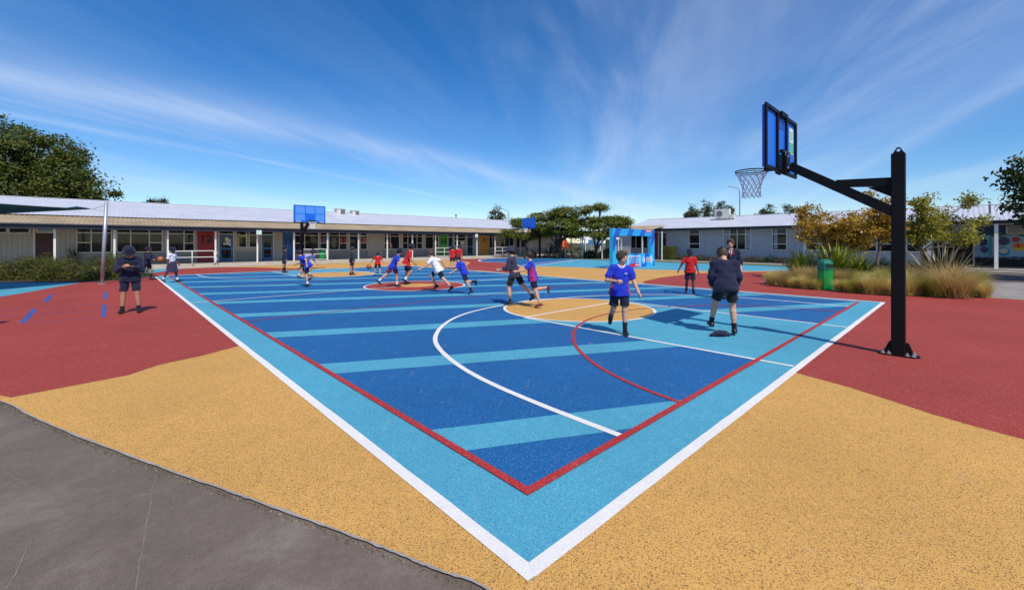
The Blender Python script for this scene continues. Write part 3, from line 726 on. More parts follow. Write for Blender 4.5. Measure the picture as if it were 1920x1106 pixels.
for i, (mt) in enumerate(('poster_red', 'poster_orange', 'poster_blue', 'poster_red')):
    a_ = um(637) + (um(649) - um(637)) * i / 4; stick(w_, BO, 'u', VW, a_, a_ + .28, 1.5, 1.9, M[mt])
mwin(655.5, 671, [], [WM])
w_, _ = mwin(675.5, 687.5, [], [WM, 1.46])
for i, mt in enumerate(('poster_red', 'poster_orange', 'poster_blue')):
    a_ = um(676.5) + (um(687) - um(676.5)) * i / 3; stick(w_, BO, 'u', VW, a_, a_ + .30, 1.5, 1.9, M[mt])
w_, _ = mwin(720.5, 748, [731.5], [WM, (1.46, (0,))])
stick(w_, BO, 'u', VW, um(732), um(735), 1.05, 1.4, M['orange_cloth'])
mwin(755, 791, [764.5, 781.5], [WM, (1.46, (0, 2))])
mwin(797.5, 821, [812], [WM, (1.46, (1,))])
mwin(852, 872, [858], [WM - .05, 1.7], zs=1.22)
mwin(917, 929, [923], [WM]); mwin(938, 962, [945.5, 954.5], [WM])
mwin(968, 984, [976], [WM]); mwin(1040, 1049, [1045], [WM])
for p0, p1 in ((443.8, 449), (463, 466.5)): stick(main, BO, 'u', VW, um(p0), um(p1), 1.2, 1.95, M['blind'], 'blind', 0.02)
stick(main, BO, 'u', VW, um(450), um(461), 1.9, 2.02, M['blind'], 'blind', 0.02)
stick(main, BO, 'u', VW, um(863), um(871), 1.3, 1.62, M['paper'], 'poster', 0.02)
# numbered panels
def text_mesh(name, s, size, mat, ext=0.006, bold=0.02):
    cu = bpy.data.curves.new(name, 'FONT'); cu.body = s; cu.size = size; cu.extrude = ext; cu.offset = bold
    cu.align_x = 'CENTER'; cu.align_y = 'CENTER'
    o = bpy.data.objects.new(name + '_tmp', cu); COL.objects.link(o)
    dg = bpy.context.evaluated_depsgraph_get(); dg.update()
    me = bpy.data.meshes.new_from_object(o.evaluated_get(dg))
    bpy.data.objects.remove(o); bpy.data.curves.remove(cu)
    me.materials.clear(); me.materials.append(mat); me.name = name
    return me
def numeral(parent, off, s, u, v, z, size, mat, bold=0.02):
    o = obj('numeral', None, None, None, parent, mesh=text_mesh('numeral', s, size, mat, bold=bold))
    o.location = (u - off[0], v - off[1], z - off[2]); o.rotation_euler = (R(90), 0, 0); return o
for (p0, p1, mt, s, zz, size, nm) in ((370, 402, 'panel_red', '12', 1.72, 0.72, 'numeral'), (530, 549.5, 'panel_blue', '11', 1.62, 0.66, 'numeral_blue'),
                              (823.5, 838.5, 'panel_green', '10', 1.60, 0.78, 'numeral'), (901, 914.5, 'panel_orange', '9', 1.62, 0.78, 'numeral')):
    p = mpanel(p0, p1, M[mt]); p['label'] = {'12': 'deep red panel', '11': 'blue panel', '10': 'green panel', '9': 'orange panel'}[s] + ' numbered ' + s
    numeral(p, BO, s, (um(p0) + um(p1)) / 2, VW - .040, zz, size, M[nm], 0.022)
def door(p0, p1, mat, parent=main, notices=False):
    u0, u1 = um(p0), um(p1); w = 0.075
    m = B(); m.box((u0 - .05, VW - .05, ZF), (u0, VW - .003, 2.36)); m.box((u1, VW - .05, ZF), (u1 + .05, VW - .003, 2.36)); m.box((u0, VW - .05, 2.08), (u1, VW - .003, 2.13))
    fr = m.build('door_frame', M['frame'], parent)
    m = B(); m.box((u0 + .01, VW - .02, 2.14), (u1 - .01, VW - .008, 2.35)); m.build('pane', M['glass'], fr)
    m = B(); a = 0.14
    m.box((u0, VW - .04, ZF + .01), (u0 + a, VW - .006, 2.075)); m.box((u1 - a, VW - .04, ZF + .01), (u1, VW - .006, 2.075))
    for z0, z1 in ((ZF + .01, .38), (.99, 1.15), (1.93, 2.075)): m.box((u0 + a, VW - .038, z0), (u1 - a, VW - .006, z1))
    d = m.build('door', mat, parent)
    for z0, z1 in ((.385, .985), (1.155, 1.925)):
        m = B(); m.box((u0 + a + .003, VW - .022, z0), (u1 - a - .003, VW - .012, z1)); m.build('pane', M['glass'], d)
    m = B(); m.box((u1 - .1, VW - .085, 1.02), (u1 - .06, VW - .04, 1.14)); m.build('handle', M['steel'], d)
    if notices:
        for du, dz, w_, h_ in ((.34, 1.60, .22, .28), (.38, 1.34, .2, .22), (.55, 1.52, .16, .22), (.58, 1.26, .18, .2), (.24, 1.34, .1, .15)):
            stick(d, BO, 'u', VW, u0 + du, u0 + du + w_, dz, dz + h_, M['paper'], 'notice', 0.024)
door(411, 437, M['door_blue'], notices=True); door(490.5, 511.5, M['door_blue']); door(840, 848.5, M['door_blue']); door(875.5, 886.5, M['door_blue'])
# little lamp boxes under the fascia
for px in (482.5, 888):
    u_ = on_v(px, VP)[0]
    B().box((u_ - .16, VP - .50, EZ0 - .18), (u_ + .16, VP - .43, EZ0 + .12)).build('wall_lamp' if px > 500 else 'notice_plate', M['sticker'] if px < 500 else M['white'], main)

# ---- handrails in front of the long building (things of their own)
def rail(name, label, pts_list, group='white tube handrails by the long school block', r=0.025):
    base = uv(*pts_list[0][0][:2]); o = None; mbx = MB((pts_list[0][0][0], pts_list[0][0][1], 0))
    root = empty(name, (base[0], base[1], 0), CA, label, 'handrail', group)
    for p in pts_list:
        m = MB((pts_list[0][0][0], pts_list[0][0][1], 0)); m.tube(p, r, 7); m.build('rail' if abs(p[0][2] - p[-1][2]) < .4 else 'rail_post', M['white'], root, smooth=True)
    return root
def RL(p0, p1, label, ramp_end=False, n=2, zs=(0.55, 0.95)):
    v_ = VP - .62 if ramp_end else VP - .1
    a, b = on_v(p0, v_)[0], on_v(p1, v_)[0]; z0 = 0.02 if ramp_end else ZF
    L = []
    for i in range(n + 1):
        u_ = a + (b - a) * i / n; L.append([(u_, v_, z0), (u_, v_, z0 + zs[-1])])
    for z in zs:
        if ramp_end: L.append([(a, v_, z0 + z), (b - .1, v_, z0 + z), (b + .12, v_, z0 + z - .06), (b + .2, v_, z0 + z - .25)])
        else: L.append([(a, v_, z0 + z), (b, v_, z0 + z)])
    rail('handrail', label, L)
RL(316, 402, 'white two bar handrail on the ramp beside the red 12 panel', True)
RL(565, 612, 'white handrail in front of the small green bin by the 11 panel', zs=(.1, .5, .88))
RL(817, 849, 'white handrail below the green 10 panel', zs=(.1, .5, .88))
RL(929, 955, 'white handrail right of the orange 9 panel', zs=(.1, .5, .88))

# ---- rooftop things of the long building
def roofbox(px, py0, py1, px1, label, name, mats, v_=38.3, group=None):
    u0, Z = on_v(px, v_); u1, _ = on_v(px1, v_)
    z1 = zat(py0, Z); z0 = RZ - (RV - v_) * 0.31 - .04
    c = ((u0 + u1) / 2, v_ + .3, z0)
    root = empty(name, uv(*c), CA, label, 'roof unit', group)
    MB(c).box((u0, v_, z0), (u1, v_ + .65, z1)).build('casing', mats[0], root)
    MB(c).box((u0 + (u1 - u0) * .42, v_ - .02, z0 + (z1 - z0) * .12), (u1 - .05, v_ - .003, z1 - .06)).build('grille', mats[1], root)
    MB(c).box((u0 - .06, v_ - .05, z1), (u1 + .06, v_ + .7, z1 + .04)).build('lid', mats[0], root)
roofbox(632, 391.5, 399, 648, 'taller cream roof ventilator box behind the far backboard', 'roof_unit', (M['ac'], M['vent']))
roofbox(661, 395, 400, 674, 'low cream roof ventilator box on the long zinc roof', 'roof_unit', (M['ac'], M['vent']))
u_, Z = on_v(855, 38.9)
mbx = MB((u_, 38.9, RZ)); mbx.lathe([(.05, 0), (.05, .3), (.16, .3), (.16, .36), (.02, .46)], 10, (u_, 38.9, RZ - .02)); o = mbx.build('roof_cowl', M['vent'], None, uv(u_, 38.9, RZ)); tag(o, 'small round roof cowl on the ridge right of centre', 'roof vent')

# ================================================================ RIGHT BUILDING
def vr(px): return on_u(px, UW_)[0]
BR = (36.0, 8.0, 0.0)
side = uvempty('school_building', BR, 'blue grey school block with zinc roof, white windows and a mural wall at right', 'building')
v_l, v_r = vr(1183), vr(2150)
RU, RUZ = 38.7, 3.86; SE0, SE1 = 2.54, 2.72
B2 = lambda: MB(BR)
v_c = vr(1508)
B2().box((UW_, v_c, 0), (UW_ + 7, v_l, 2.62)).build('wall', M['wall_far'], side)
v_d = vr(1747)
B2().box((UW_ + .012, v_d, 0), (UW_ + 7, v_c - .003, 2.62)).build('wall', M['wall_far'], side)
UD = 37.4
B2().box((UD, v_r, 0), (UW_ + 7, v_d - .003, 2.62)).build('wall', M['wall_far'], side)
corrugated('roof', BR, v_r, v_l + .4, UE, SE1 + .02, RU, RUZ, 0.22, 0.010, M['roof'], side, swap=True)
corrugated('roof', BR, v_r, v_l + .4, RU, RUZ, RU + 4.6, SE1, 0.30, 0.022, M['roof'], side, swap=True)
B2().bar((RU, v_r, RUZ + .008), (RU, v_l + .4, RUZ + .008), 0.20, 0.03).build('ridge_cap', M['roof'], side)
B2().box((UE - .05, v_r, SE0), (UE, v_l + .4, SE1)).build('fascia', M['navy'], side)
B2().tube([(UE - .09, v_r, SE1 - .03), (UE - .09, v_l + .4, SE1 - .03)], 0.05, 8).build('gutter', M['navy'], side)
B2().box((UE, v_r, SE0 + .02), (UW_ + .1, v_l + .4, SE0 + .05)).build('soffit', M['wall_far'], side)
B2().box((UW_ + .11, v_r, SE0 + .02), (UD + .1, v_d, SE0 + .05)).build('soffit', M['wall_far'], side)
B2().add([(UW_, v_l, 2.62), (UW_ + 7, v_l, 2.62), (RU, v_l, 3.8)], [(0, 1, 2)]).build('gable', M['wall_far'], side)
# verandah lean-to at the left end, tan sheets
v_a = vr(1252)
corrugated('verandah_roof', BR, v_a, v_l + .45, UE - 2.0, SE1 - .12, UE + .6, SE1 + .34, 0.20, 0.018, M['sheet'], side, swap=True)
B2().box((UE - 2.05, v_a, SE0 - .22), (UE - 1.98, v_l + .45, SE1 - .12)).build('fascia', M['navy'], side)
for px in (1165, 1204.5, 1241):
    v_ = on_u(px, UE - 1.9)[0]; B2().box((UE - 1.94, v_ - .04, 0.02), (UE - 1.86, v_ + .04, SE0 - .1)).build('post', M['white'], side)
v_ = on_u(1868, UE + .1)[0]; B2().box((UE + .04, v_ - .075, 0.02), (UE + .19, v_ + .075, SE0)).build('post', M['white'], side)
def swin(p0, p1, y0, y1, mull=(), ytr=(), curtains=(), **k):
    Z = on_u((p0 + p1) / 2, UW_)[1]; zz = lambda y: zat(y, Z)
    tr = [(zz(t[0]), t[1]) if isinstance(t, tuple) else zz(t) for t in ytr]
    w_, cells = window(side, BR, 'v', UW_, vr(p1), vr(p0), zz(y1), zz(y0), [vr(x) for x in mull], tr, frame=k.pop('frame', M['white']), **k)
    for a, b in curtains:
        v0, v1 = vr(b), vr(a); n = max(3, int((v1 - v0) / .09))
        m = B2(); vs = []
        for i in range(n + 1):
            d = .020 + .012 * (i % 2)
            vs += [(UW_ - d, v0 + (v1 - v0) * i / n, zz(y1) + .06), (UW_ - d, v0 + (v1 - v0) * i / n, zz(y0) - .05)]
        m.add(vs, [(2 * i, 2 * i + 1, 2 * i + 3, 2 * i + 2) for i in range(n)]); m.build('curtain', M['curtain'], w_)
    return w_
swin(1184.5, 1214, 437, 465, [1192.5, 1203], frame=M['frame'])
swin(1293, 1311.5, 432, 466, [], [439.5, 457])
swin(1358, 1407, 430, 467.5, [1368.5, 1382.5, 1398], [439.5], curtains=[(1399, 1406.5), (1358.5, 1368)])
swin(1449, 1474.5, 429, 468, [], [438.5, 457.5], curtains=[(1451, 1458)])
swin(1513, 1606, 434, 468.5, [1536, 1560, 1584], [456.5])
swin(1617, 1727, 433, 471, [1644, 1672, 1700], [457.5])
def spanel(p0, p1, z0, z1, mat, name, d=0.03): return stick(side, BR, 'v', UW_, vr(p1), vr(p0), z0, z1, mat, name, 0.003, th=d)
spanel(1731, 1745, 0.02, 2.53, M['white'], 'wall_panel', .05)
spanel(1506, 1511.5, 0.02, 2.53, M['white'], 'corner_trim', .06)
spanel(1226, 1234, .02, 2.4, M['panel_red'], 'wall_panel', .03); spanel(1234.3, 1236.3, .02, 2.45, M['frame'], 'door_frame', .06)
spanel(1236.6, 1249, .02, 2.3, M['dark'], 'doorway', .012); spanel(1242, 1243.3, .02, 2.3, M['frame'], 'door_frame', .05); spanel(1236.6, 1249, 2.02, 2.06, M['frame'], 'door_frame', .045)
# board joints of the blue-grey cladding
for px in (1262, 1284, 1322, 1340, 1420, 1436, 1488): spanel(px, px + .9, .05, 2.5, M['wall_far'], 'batten', .014)
UW_FRONT, UW_ = UW_, UD
swin(1751, 1787, 428, 487, [1768], [435, 463], frame=M['frame'])
stick(side, BR, 'v', UW_, vr(1784), vr(1770), 1.40, 1.68, M['paper'], 'notice', 0.02)
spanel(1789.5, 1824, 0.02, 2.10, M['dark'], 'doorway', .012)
spanel(1787, 1789.3, .02, 2.4, M['frame'], 'door_frame', .05); spanel(1824.2, 1827, .02, 2.53, M['frame'], 'door_frame', .05); spanel(1789.5, 1824, 2.11, 2.17, M['frame'], 'door_frame', .05)
# mural
zu = lambda px, y: zat(y, on_u(px, UW_)[1])
spanel(1827.3, 2000, 1.96, 2.53, M['mural_navy'], 'mural_band', .02)
mural = spanel(1827.3, 2000, .55, 1.95, M['mural_sky'], 'mural', .02)
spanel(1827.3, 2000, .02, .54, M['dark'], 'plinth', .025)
def mblob(px, py, rx, rz, mat, d, n=20, half=None):
    v_, Z = on_u(px, UW_); z_ = zat(py, Z); a0, a1 = (0, 360) if half is None else half
    rv = abs(on_u(px + rx, UW_)[0] - v_); rz = rz * Z / 795
    m = B2(); pts = [(UW_ - d, v_ + rv * math.cos(R(a0 + (a1 - a0) * i / n)) * (1 + .05 * math.sin(i * 2.3)), z_ + rz * math.sin(R(a0 + (a1 - a0) * i / n)) * (1 + .05 * math.sin(i * 1.7))) for i in range(n)]
    m.poly(pts); m.build('mural_shape', mat, mural)
mblob(1857, 462, 5, 24, M['mural_teal'], .0235, 4)
for a in ((1841, 454, 11, 8, 'mural_navy'), (1846, 468, 8, 6, 'mural_plum'), (1882, 452, 11, 8, 'mural_plum'), (1882, 472, 12, 8, 'mural_teal'), (1905, 449, 8, 5, 'mural_red'), (1911, 463, 13, 8, 'mural_orange'), (1868, 440, 12, 5, 'mural_green'), (1918, 438, 12, 6, 'mural_green'), (1935, 455, 10, 8, 'mural_teal'), (1950, 468, 10, 8, 'mural_red')):
    mblob(a[0], a[1], a[2], a[3], M[a[4]], .0245)
mblob(1881.5, 470.5, 9, 4.5, M['mural_cream'], .0255); mblob(1911, 464, 12, 6.5, M['mural_yellow'], .0255, half=(180, 360)); mblob(1909, 461, 3, 3, M['mural_red'], .0262)
for i in range(6): mblob(1834 + i * 17, 483 + (i % 2), 9, 2.2, M['mural_plum'], .0265)
# louvre
v0, v1 = vr(1985), vr(1889)
m = B2(); zt, zb = 2.44, 2.06
for i in range(6): m.box((UW_ - .07, v0, zb + i * .06), (UW_ - .03, v1, zb + i * .06 + .025))
tag(m.build('louvre', M['frame'], side), kind=None)
m = B2(); m.box((UW_ - .08, v1, zb - .05), (UW_ - .025, v1 + .06, zt + .04)); m.box((UW_ - .08, v0, zb - .06), (UW_ - .025, v1, zb - .02)); m.box((UW_ - .08, v0, zt), (UW_ - .025, v1, zt + .04)); m.build('louvre_frame', M['frame'], side)
# floor edge by the mural
sheet('kerb', [uv(33.2, -9)[:2], uv(33.2, v_d)[:2], uv(UD - .02, v_d)[:2], uv(UD - .02, -9)[:2]], 0.06, M['pale_concrete'], jit=0)
# pipe on roof at far right
v_, Z = on_u(1856, 36.0); mbx = MB((36, v_, 2.9)); mbx.tube([(36, v_, 2.95), (36, v_, 3.75)], .05, 8); tag(mbx.build('flue_pipe', M['vent'], None, uv(36, v_, 2.9), CA), 'thin grey flue pipe on the right hand roof', 'flue')
# heat pump on the roof
v_, Z = on_u(1355, 37.2); zr = SE1 + (37.2 - UE) / (RU - UE) * (RUZ - SE1) + .03
hp = empty('heat_pump', uv(37.2, v_, zr), CA, 'white heat pump unit with round fan on the right roof', 'heat pump')
hw = .60
m = MB(); m.box((-.2, -hw, .06), (.2, hw, .88)); m.build('casing', M['ac'], hp)
m = MB(); m.lathe([(.30, 0), (.30, .02), (.26, .02), (.26, 0)], 20); fo = m.build('fan_ring', M['frame'], hp); fo.rotation_euler = (0, R(-90), 0); fo.location = (-.203, .2, .47)
m = MB(); m.lathe([(.25, 0), (.25, .006)], 20); fo = m.build('fan_grille', M['vent'], hp); fo.rotation_euler = (0, R(-90), 0); fo.location = (-.204, .2, .47)
m = MB(); m.box((-.22, -hw + .1, -.1), (.22, -hw + .16, .06)); m.box((-.22, hw - .16, -.1), (.22, hw - .1, .06)); m.build('foot_rail', M['steel'], hp)
m = MB(); m.box((-.16, -hw - .38, .02), (.14, -hw - .06, .42)); m.build('pipe_cover', M['ac'], hp)

# ---- covered walkway between the two buildings
wk = uvempty('covered_walkway', (31.5, 26, 0), 'open covered walkway on thin white posts behind the silk trees', 'walkway')
OW = (31.5, 26, 0)
MB(OW).box((30.6, 19.5, 2.42), (32.9, 32.2, 2.58)).build('roof', M['navy'], wk)
for px in (1028, 1060, 1092, 1129):
    v_ = on_u(px, 31.0)[0]; MB(OW).box((30.96, v_ - .04, .02), (31.04, v_ + .04, 2.42)).build('post', M['white'], wk)
for px in (994, 999, 1071):
    v_ = on_u(px, 32.6)[0]; MB(OW).box((32.56, v_ - .04, .02), (32.64, v_ + .04, 2.42)).build('post', M['white'], wk)

# ================================================================ HOOPS
def hoop(o, sgn_u, sgn_v, label, back_label=False, hgt=1.0, w=1.62, axis='v', prints=True):
    """o: pole base in u, v.  The arm reaches along +sgn_v * v."""
    rz = CA + (0 if sgn_v > 0 else math.pi) if axis == 'v' else CA + math.pi / 2
    root = empty('basketball_hoop', uv(o[0], o[1], ZR), rz, label, 'basketball hoop', 'blue basketball hoops on black posts')
    PT = 2.66
    m = MB(); h = .070; b = .008
    prof = [(-h, -h + b), (-h + b, -h), (h - b, -h), (h, -h + b), (h, h - b), (h - b, h), (-h + b, h), (-h, h - b)]
    m.prism(prof, 0.02, PT); m.build('pole', M['black'], root)
    m = MB()
    # lug on top: triangular plate with a hole
    ring = [(.020 * math.cos(R(a)), .052 + .020 * math.sin(R(a))) for a in range(0, 360, 30)]
    vs = []; fs = []
    oo = []
    for k in range(12):
        a = R(k * 30); c, s_ = math.cos(a), math.sin(a)
        best = min((t for t in np.linspace(.02, .2, 90) if not (0 <= .052 + t * s_ <= .092 and abs(t * c) < .066 * (1 - max(0, .052 + t * s_) / .115))), default=.2)
        oo.append((c * best, .052 + s_ * best))
    for y in (-.012, .012):
        vs += [(y, x, PT + z) for x, z in ring] + [(y, x, PT + z) for x, z in oo]
    for k in range(12):
        k2 = (k + 1) % 12
        fs += [(k, 12 + k, 12 + k2, k2), (24 + k2, 36 + k2, 36 + k, 24 + k), (k, k2, 24 + k2, 24 + k), (12 + k2, 12 + k, 36 + k, 36 + k2)]
    m.add(vs, fs); m.box((-h + .005, -h + .005, PT), (h - .005, h - .005, PT + .008)); m.build('pole_cap', M['black'], root)
    m = MB(); m.box((-.10, -.11, 0), (.10, .11, .022))
    for x in (-.11, .11): m.lathe([(.10, 0), (.10, .0218)], 20, (0, x, 0))
    m.build('base_plate', M['black'], root)
    for sx in (-1, 1):
        for y in (-.05, .05):
            P_ = [(.071, .022), (.135, .022), (.135, .07), (.095, .17), (.071, .17)]
            m = MB(); m.add([(y - .006, sx * a, b_) for a, b_ in P_] + [(y + .006, sx * a, b_) for a, b_ in P_], [(0, 1, 2, 3, 4), (9, 8, 7, 6, 5), (0, 5, 6, 1), (1, 6, 7, 2), (2, 7, 8, 3), (3, 8, 9, 4)])
            m.build('gusset', M['black'], root)
    for x in (-.075, .075):
        for y in (-.15, -.09, .09, .15):
            m = MB(); m.lathe([(.030, .022), (.030, .027), (.017, .027), (.017, .045), (.010, .045), (.010, .06)], 8, (x, y, 0)); m.build('bolt', M['bolt'], root)
    # arm, brace, under-plate
    yb = 1.26                                     # back of the board frame
    A0, A1 = (0, h - .02, 1.90), (0, yb - .03, 2.66)
    MB().bar(A0, A1, .13, .125).build('arm', M['black'], root)
    m = MB(); m.bar((0, h - .005, 2.30), (0, .66, 2.335), .10, .115, h2=.10); m.build('brace', M['black'], root)
    m = MB(); m.add([(-.006, h, 2.10), (-.006, h, 2.25), (-.006, .32, 2.25), (.006, h, 2.10), (.006, h, 2.25), (.006, .32, 2.25)], [(0, 1, 2), (5, 4, 3), (0, 3, 4, 1), (1, 4, 5, 2), (2, 5, 3, 0)]); m.build('brace_plate', M['black'], root)
    # board
    z0, z1 = 2.56, 3.49; bt = .03; yf = 1.39
    m = MB(); m.box((-w / 2 + .02, yf - bt, z0 + .02), (w / 2 - .02, yf, z1 - .02)); bd = m.build('backboard', M['board'], root)
    m = MB(); m.box((-w / 2 + .02, yf - bt - .002, z0 + .02), (w / 2 - .02, yf - bt - .0005, z1 - .02)); m.build('back_face', M['board_back'], bd)
    m = MB(); fwz = .05; y0, y1 = yf - .065, yf - bt - .004
    for x0, x1 in ((-w / 2, -w / 2 + fwz), (w / 2 - fwz, w / 2), (-w / 2 + .54, -w / 2 + .60), (w / 2 - .60, w / 2 - .54)): m.box((x0, y0, z0), (x1, y1, z1))
    for zz0, zz1 in ((z0, z0 + fwz), (z1 - fwz, z1)):
        for x0, x1 in ((-w / 2 + fwz, -w / 2 + .54), (-w / 2 + .60, w / 2 - .60), (w / 2 - .54, w / 2 - fwz)): m.box((x0, y0, zz0), (x1, y1, zz1))
    m.build('board_frame', M['black'], root)
    m = MB(); m.box((-.20, y0 - .05, z0 + .30), (.20, y0 - .002, z0 + .34)); m.box((-.10, y0 - .07, z0 - .02), (.10, y0 - .003, z0 + .29)); m.build('mount_plate', M['black'], root)
    for x in (-.13, .13):
        for z in (z0 + .05, z0 + .22):
            m = MB(); m.box((x - .012, y0 - .11, z), (x + .012, y0 - .09, z + .03)); m.build('bolt', M['bolt'], root)
    for x in (-.09, .09):
        m = MB(); m.box((x - .012, y0 - .06, z0 + .26), (x + .012, y0 - .051, z0 + .32)); m.build('bolt', M['bolt'], root)
    m = MB(); m.box((-.16, y0 - .03, z1 - .06), (.16, y0 - .003, z1 + .004)); m.build('top_bracket', M['black'], root)
    # front print: grid
    for x0, x1, a, b in () if not prints else ((-w / 2 + .07, -.27, z0 + .12, z0 + .45), (.27, w / 2 - .07, z0 + .12, z0 + .45), (-w / 2 + .07, -.27, z0 + .49, z1 - .06), (-.22, .22, z0 + .49, z1 - .06), (.27, w / 2 - .07, z0 + .49, z1 - .06)):
        m = MB(); m.box((x0, yf, a), (x1, yf + .003, b)); m.build('board_print', M['board_print'], bd)
    for x0, x1 in () if not prints else ((-w / 2 + .09, -w / 2 + .34), (w / 2 - .34, w / 2 - .09)):
        m = MB(); m.box((x0, yf, z0 + .045), (x1, yf + .003, z0 + .075)); m.build('board_print', M['sign_white'], bd)
    if back_label:
        m = MB(); m.box((w / 2 - .34, yf - bt - .006, z1 - .55), (w / 2 - .12, yf - bt - .003, z1 - .12)); st = m.build('sticker', M['sticker'], bd)
        m = MB(); m.box((w / 2 - .33, yf - bt - .009, z1 - .53), (w / 2 - .13, yf - bt - .007, z1 - .36)); m.build('sticker_band', M['sticker_green'], st)
        for k in range(4):
            m = MB(); m.box((w / 2 - .30, yf - bt - .0095, z1 - .20 - k * .035), (w / 2 - .16 - .02 * (k % 2), yf - bt - .007, z1 - .19 - k * .035)); m.build('sticker_print', M['sticker_green'], st)
        m = MB(); m.box((-.14, yf - bt - .006, z1 - .24), (.14, yf - bt - .003, z1 - .14)); m.build('label_plate', M['board_line'], bd)
    # rim + net
    rz_, ry, rr = 2.655, yf + .15 + .235, .232
    m = MB(); m.tube([(rr * math.cos(R(a)), ry + rr * math.sin(R(a)), rz_) for a in range(0, 361, 12)], .010, 8, caps=False)
    m.tube([(rr * math.cos(R(a)), ry + rr * math.sin(R(a)), rz_ - .03) for a in range(0, 361, 12)], .006, 8, caps=False)
    m.bar((-.1, yf, rz_), (-.08, ry - rr * .9, rz_), .02, .05); m.bar((.1, yf, rz_), (.08, ry - rr * .9, rz_), .02, .05); m.box((-.13, yf, rz_ - .1), (.13, yf + .012, rz_ + .04))
    m.build('rim', M['black'], root, smooth=False)
    m = MB(); n = 12
    lv = [(rz_ - .03, rr - .004), (rz_ - .11, .185), (rz_ - .18, .155), (rz_ - .25, .135), (rz_ - .32, .127), (rz_ - .39, .132), (rz_ - .43, .138)]
    for k in range(n):
        for dr in (1, -1):
            pts = []
            for i, (z, r_) in enumerate(lv):
                a = R(360 / n * (k + dr * i * .5)); pts.append((r_ * math.cos(a), ry + r_ * math.sin(a), z))
            m.tube(pts, .0055, 4, caps=False)
    m.build('net', M['net'] if hgt == 1.0 else M['net_white'], root)
    return root
hoop((6.24, -0.73), 1, 1, 'nearest basketball hoop, seen from behind, with sticker on its blue board', True)
hoop((6.42, 24.17), 1, -1, 'blue backboard hoop on the far end of the striped court', hgt=2.0)
# second court's hoop, turned towards the left
p = guv(1012, 484.3)
h3 = hoop((p[0], p[1]), 1, 1, 'distant blue hoop standing in front of the silk trees', hgt=2.0, axis='u', prints=False); h3.scale = (1.1, 1.1, 1.09)

# ================================================================ REBOUND GOAL WALL
gx = np.array([(1149 - 960) / 795 * 24.0, 24.0]); g0_ = ((gx - C0) @ U, (gx - C0) @ V)
goal = empty('ball_wall', uv(g0_[0], g0_[1], 0.012), CA, 'blue striped ball goal wall with an open window on the court edge', 'ball wall')
W_, H_, T_ = on_v(1227, g0_[1])[0] - g0_[0], 2.3, .22
cw, tb, bp = .36, .40, .80
m = MB(); m.box((0, 0, 0), (cw, T_, H_)); m.box((W_ - cw, 0, 0), (W_, T_, H_)); m.box((cw, 0, H_ - tb), (W_ - cw, T_, H_)); m.box((cw, 0, 0), (W_ - cw, T_, bp)); fr = m.build('frame', M['cyan'], goal)
def inframe(x, z): return 0 <= x <= W_ and 0 <= z <= H_ and not (cw < x < W_ - cw and bp < z < H_ - tb)
# slanted royal blue stripes on the front, clipped to the four members
for (x0, x1, z0, z1) in ((0, cw, 0, H_), (W_ - cw, W_, 0, H_), (cw, W_ - cw, H_ - tb, H_), (cw, W_ - cw, 0, bp)):
    for k in range(-6, 16):
        c = k * 1.40 + .30
        p = clip(clip([(x0, z0), (x1, z0), (x1, z1), (x0, z1)], 1, -.62, c + .56), -1, .62, -c)
        if len(p) > 2:
            m = MB(); m.poly([(a, -.004, b) for a, b in p]); m.build('stripe', M['royal'], fr)
# inner faces of the left column carry the same blue
for z in (H_ - .06, H_ - .18, H_ - .30):
    m = MB(); m.box((.12, -.009, z), (W_ - .12, -.006, z + .012)); m.build('net_print', M['board_print'], fr)
for i in range(int((W_ - .5) / .18)):
    x = .3 + i * .18; m = MB(); m.box((x, -.0085, H_ - .30), (x + .010, -.006, H_ - .05)); m.build('net_print', M['board_print'], fr)
m = MB(); m.box((W_ - 1.15, -.012, H_ - .16), (W_ - .35, -.006, H_ + .01)); s_ = m.build('sign_plate', M['sign_red'], goal)
for x0, x1 in ((.1, .17), (.2, .3), (.33, .42), (.45, .5), (.53, .66)):
    m = MB(); m.box((W_ - 1.15 + x0, -.016, H_ - .12), (W_ - 1.15 + x1, -.0125, H_ - .04)); m.build('sign_lettering', M['sign_white'], s_)
# printed small goal: white frame, net, red strip
x0, x1, z0, z1 = 1.55, 2.95, .02, .70
for a in (((x0, z0), (x0 + .05, z1)), ((x1 - .05, z0), (x1, z1)), ((x0 + .05, z1 - .05), (x1 - .05, z1))):
    m = MB(); m.box((a[0][0], -.022, a[0][1]), (a[1][0], -.006, a[1][1])); m.build('goal_print', M['sign_white'], fr)
m = MB(); m.box((x0 + .05, -.014, z0), (x1 - .05, -.006, .22)); s_ = m.build('red_strip', M['sign_red'], fr)
for k in range(5): m = MB(); m.box((x0 + .85 + k * .095, -.018, .09), (x0 + .85 + k * .095 + .07, -.0145, .16)); m.build('sign_lettering', M['sign_white'], s_)
for k in range(1, 9): m = MB(); m.box((x0 + .05 + k * .15, -.011, .22), (x0 + .06 + k * .15, -.0065, z1 - .05)); m.build('net_print', M['sign_white'], fr)
for k in range(1, 5): m = MB(); m.box((x0 + .05, -.0115, .22 + k * .09), (x1 - .05, -.0065, .228 + k * .09)); m.build('net_print', M['sign_white'], fr)
def diamond(cx, cz_, rx, rz, mat, d): m = MB(); m.add([(cx - rx, -d, cz_), (cx, -d, cz_ - rz), (cx + rx, -d, cz_), (cx, -d, cz_ + rz), (cx - rx, -.006, cz_), (cx, -.006, cz_ - rz), (cx + rx, -.006, cz_), (cx, -.006, cz_ + rz)], [(0, 1, 2, 3), (0, 4, 5, 1), (1, 5, 6, 2), (2, 6, 7, 3), (3, 7, 4, 0)]); return m.build('badge', mat, fr)
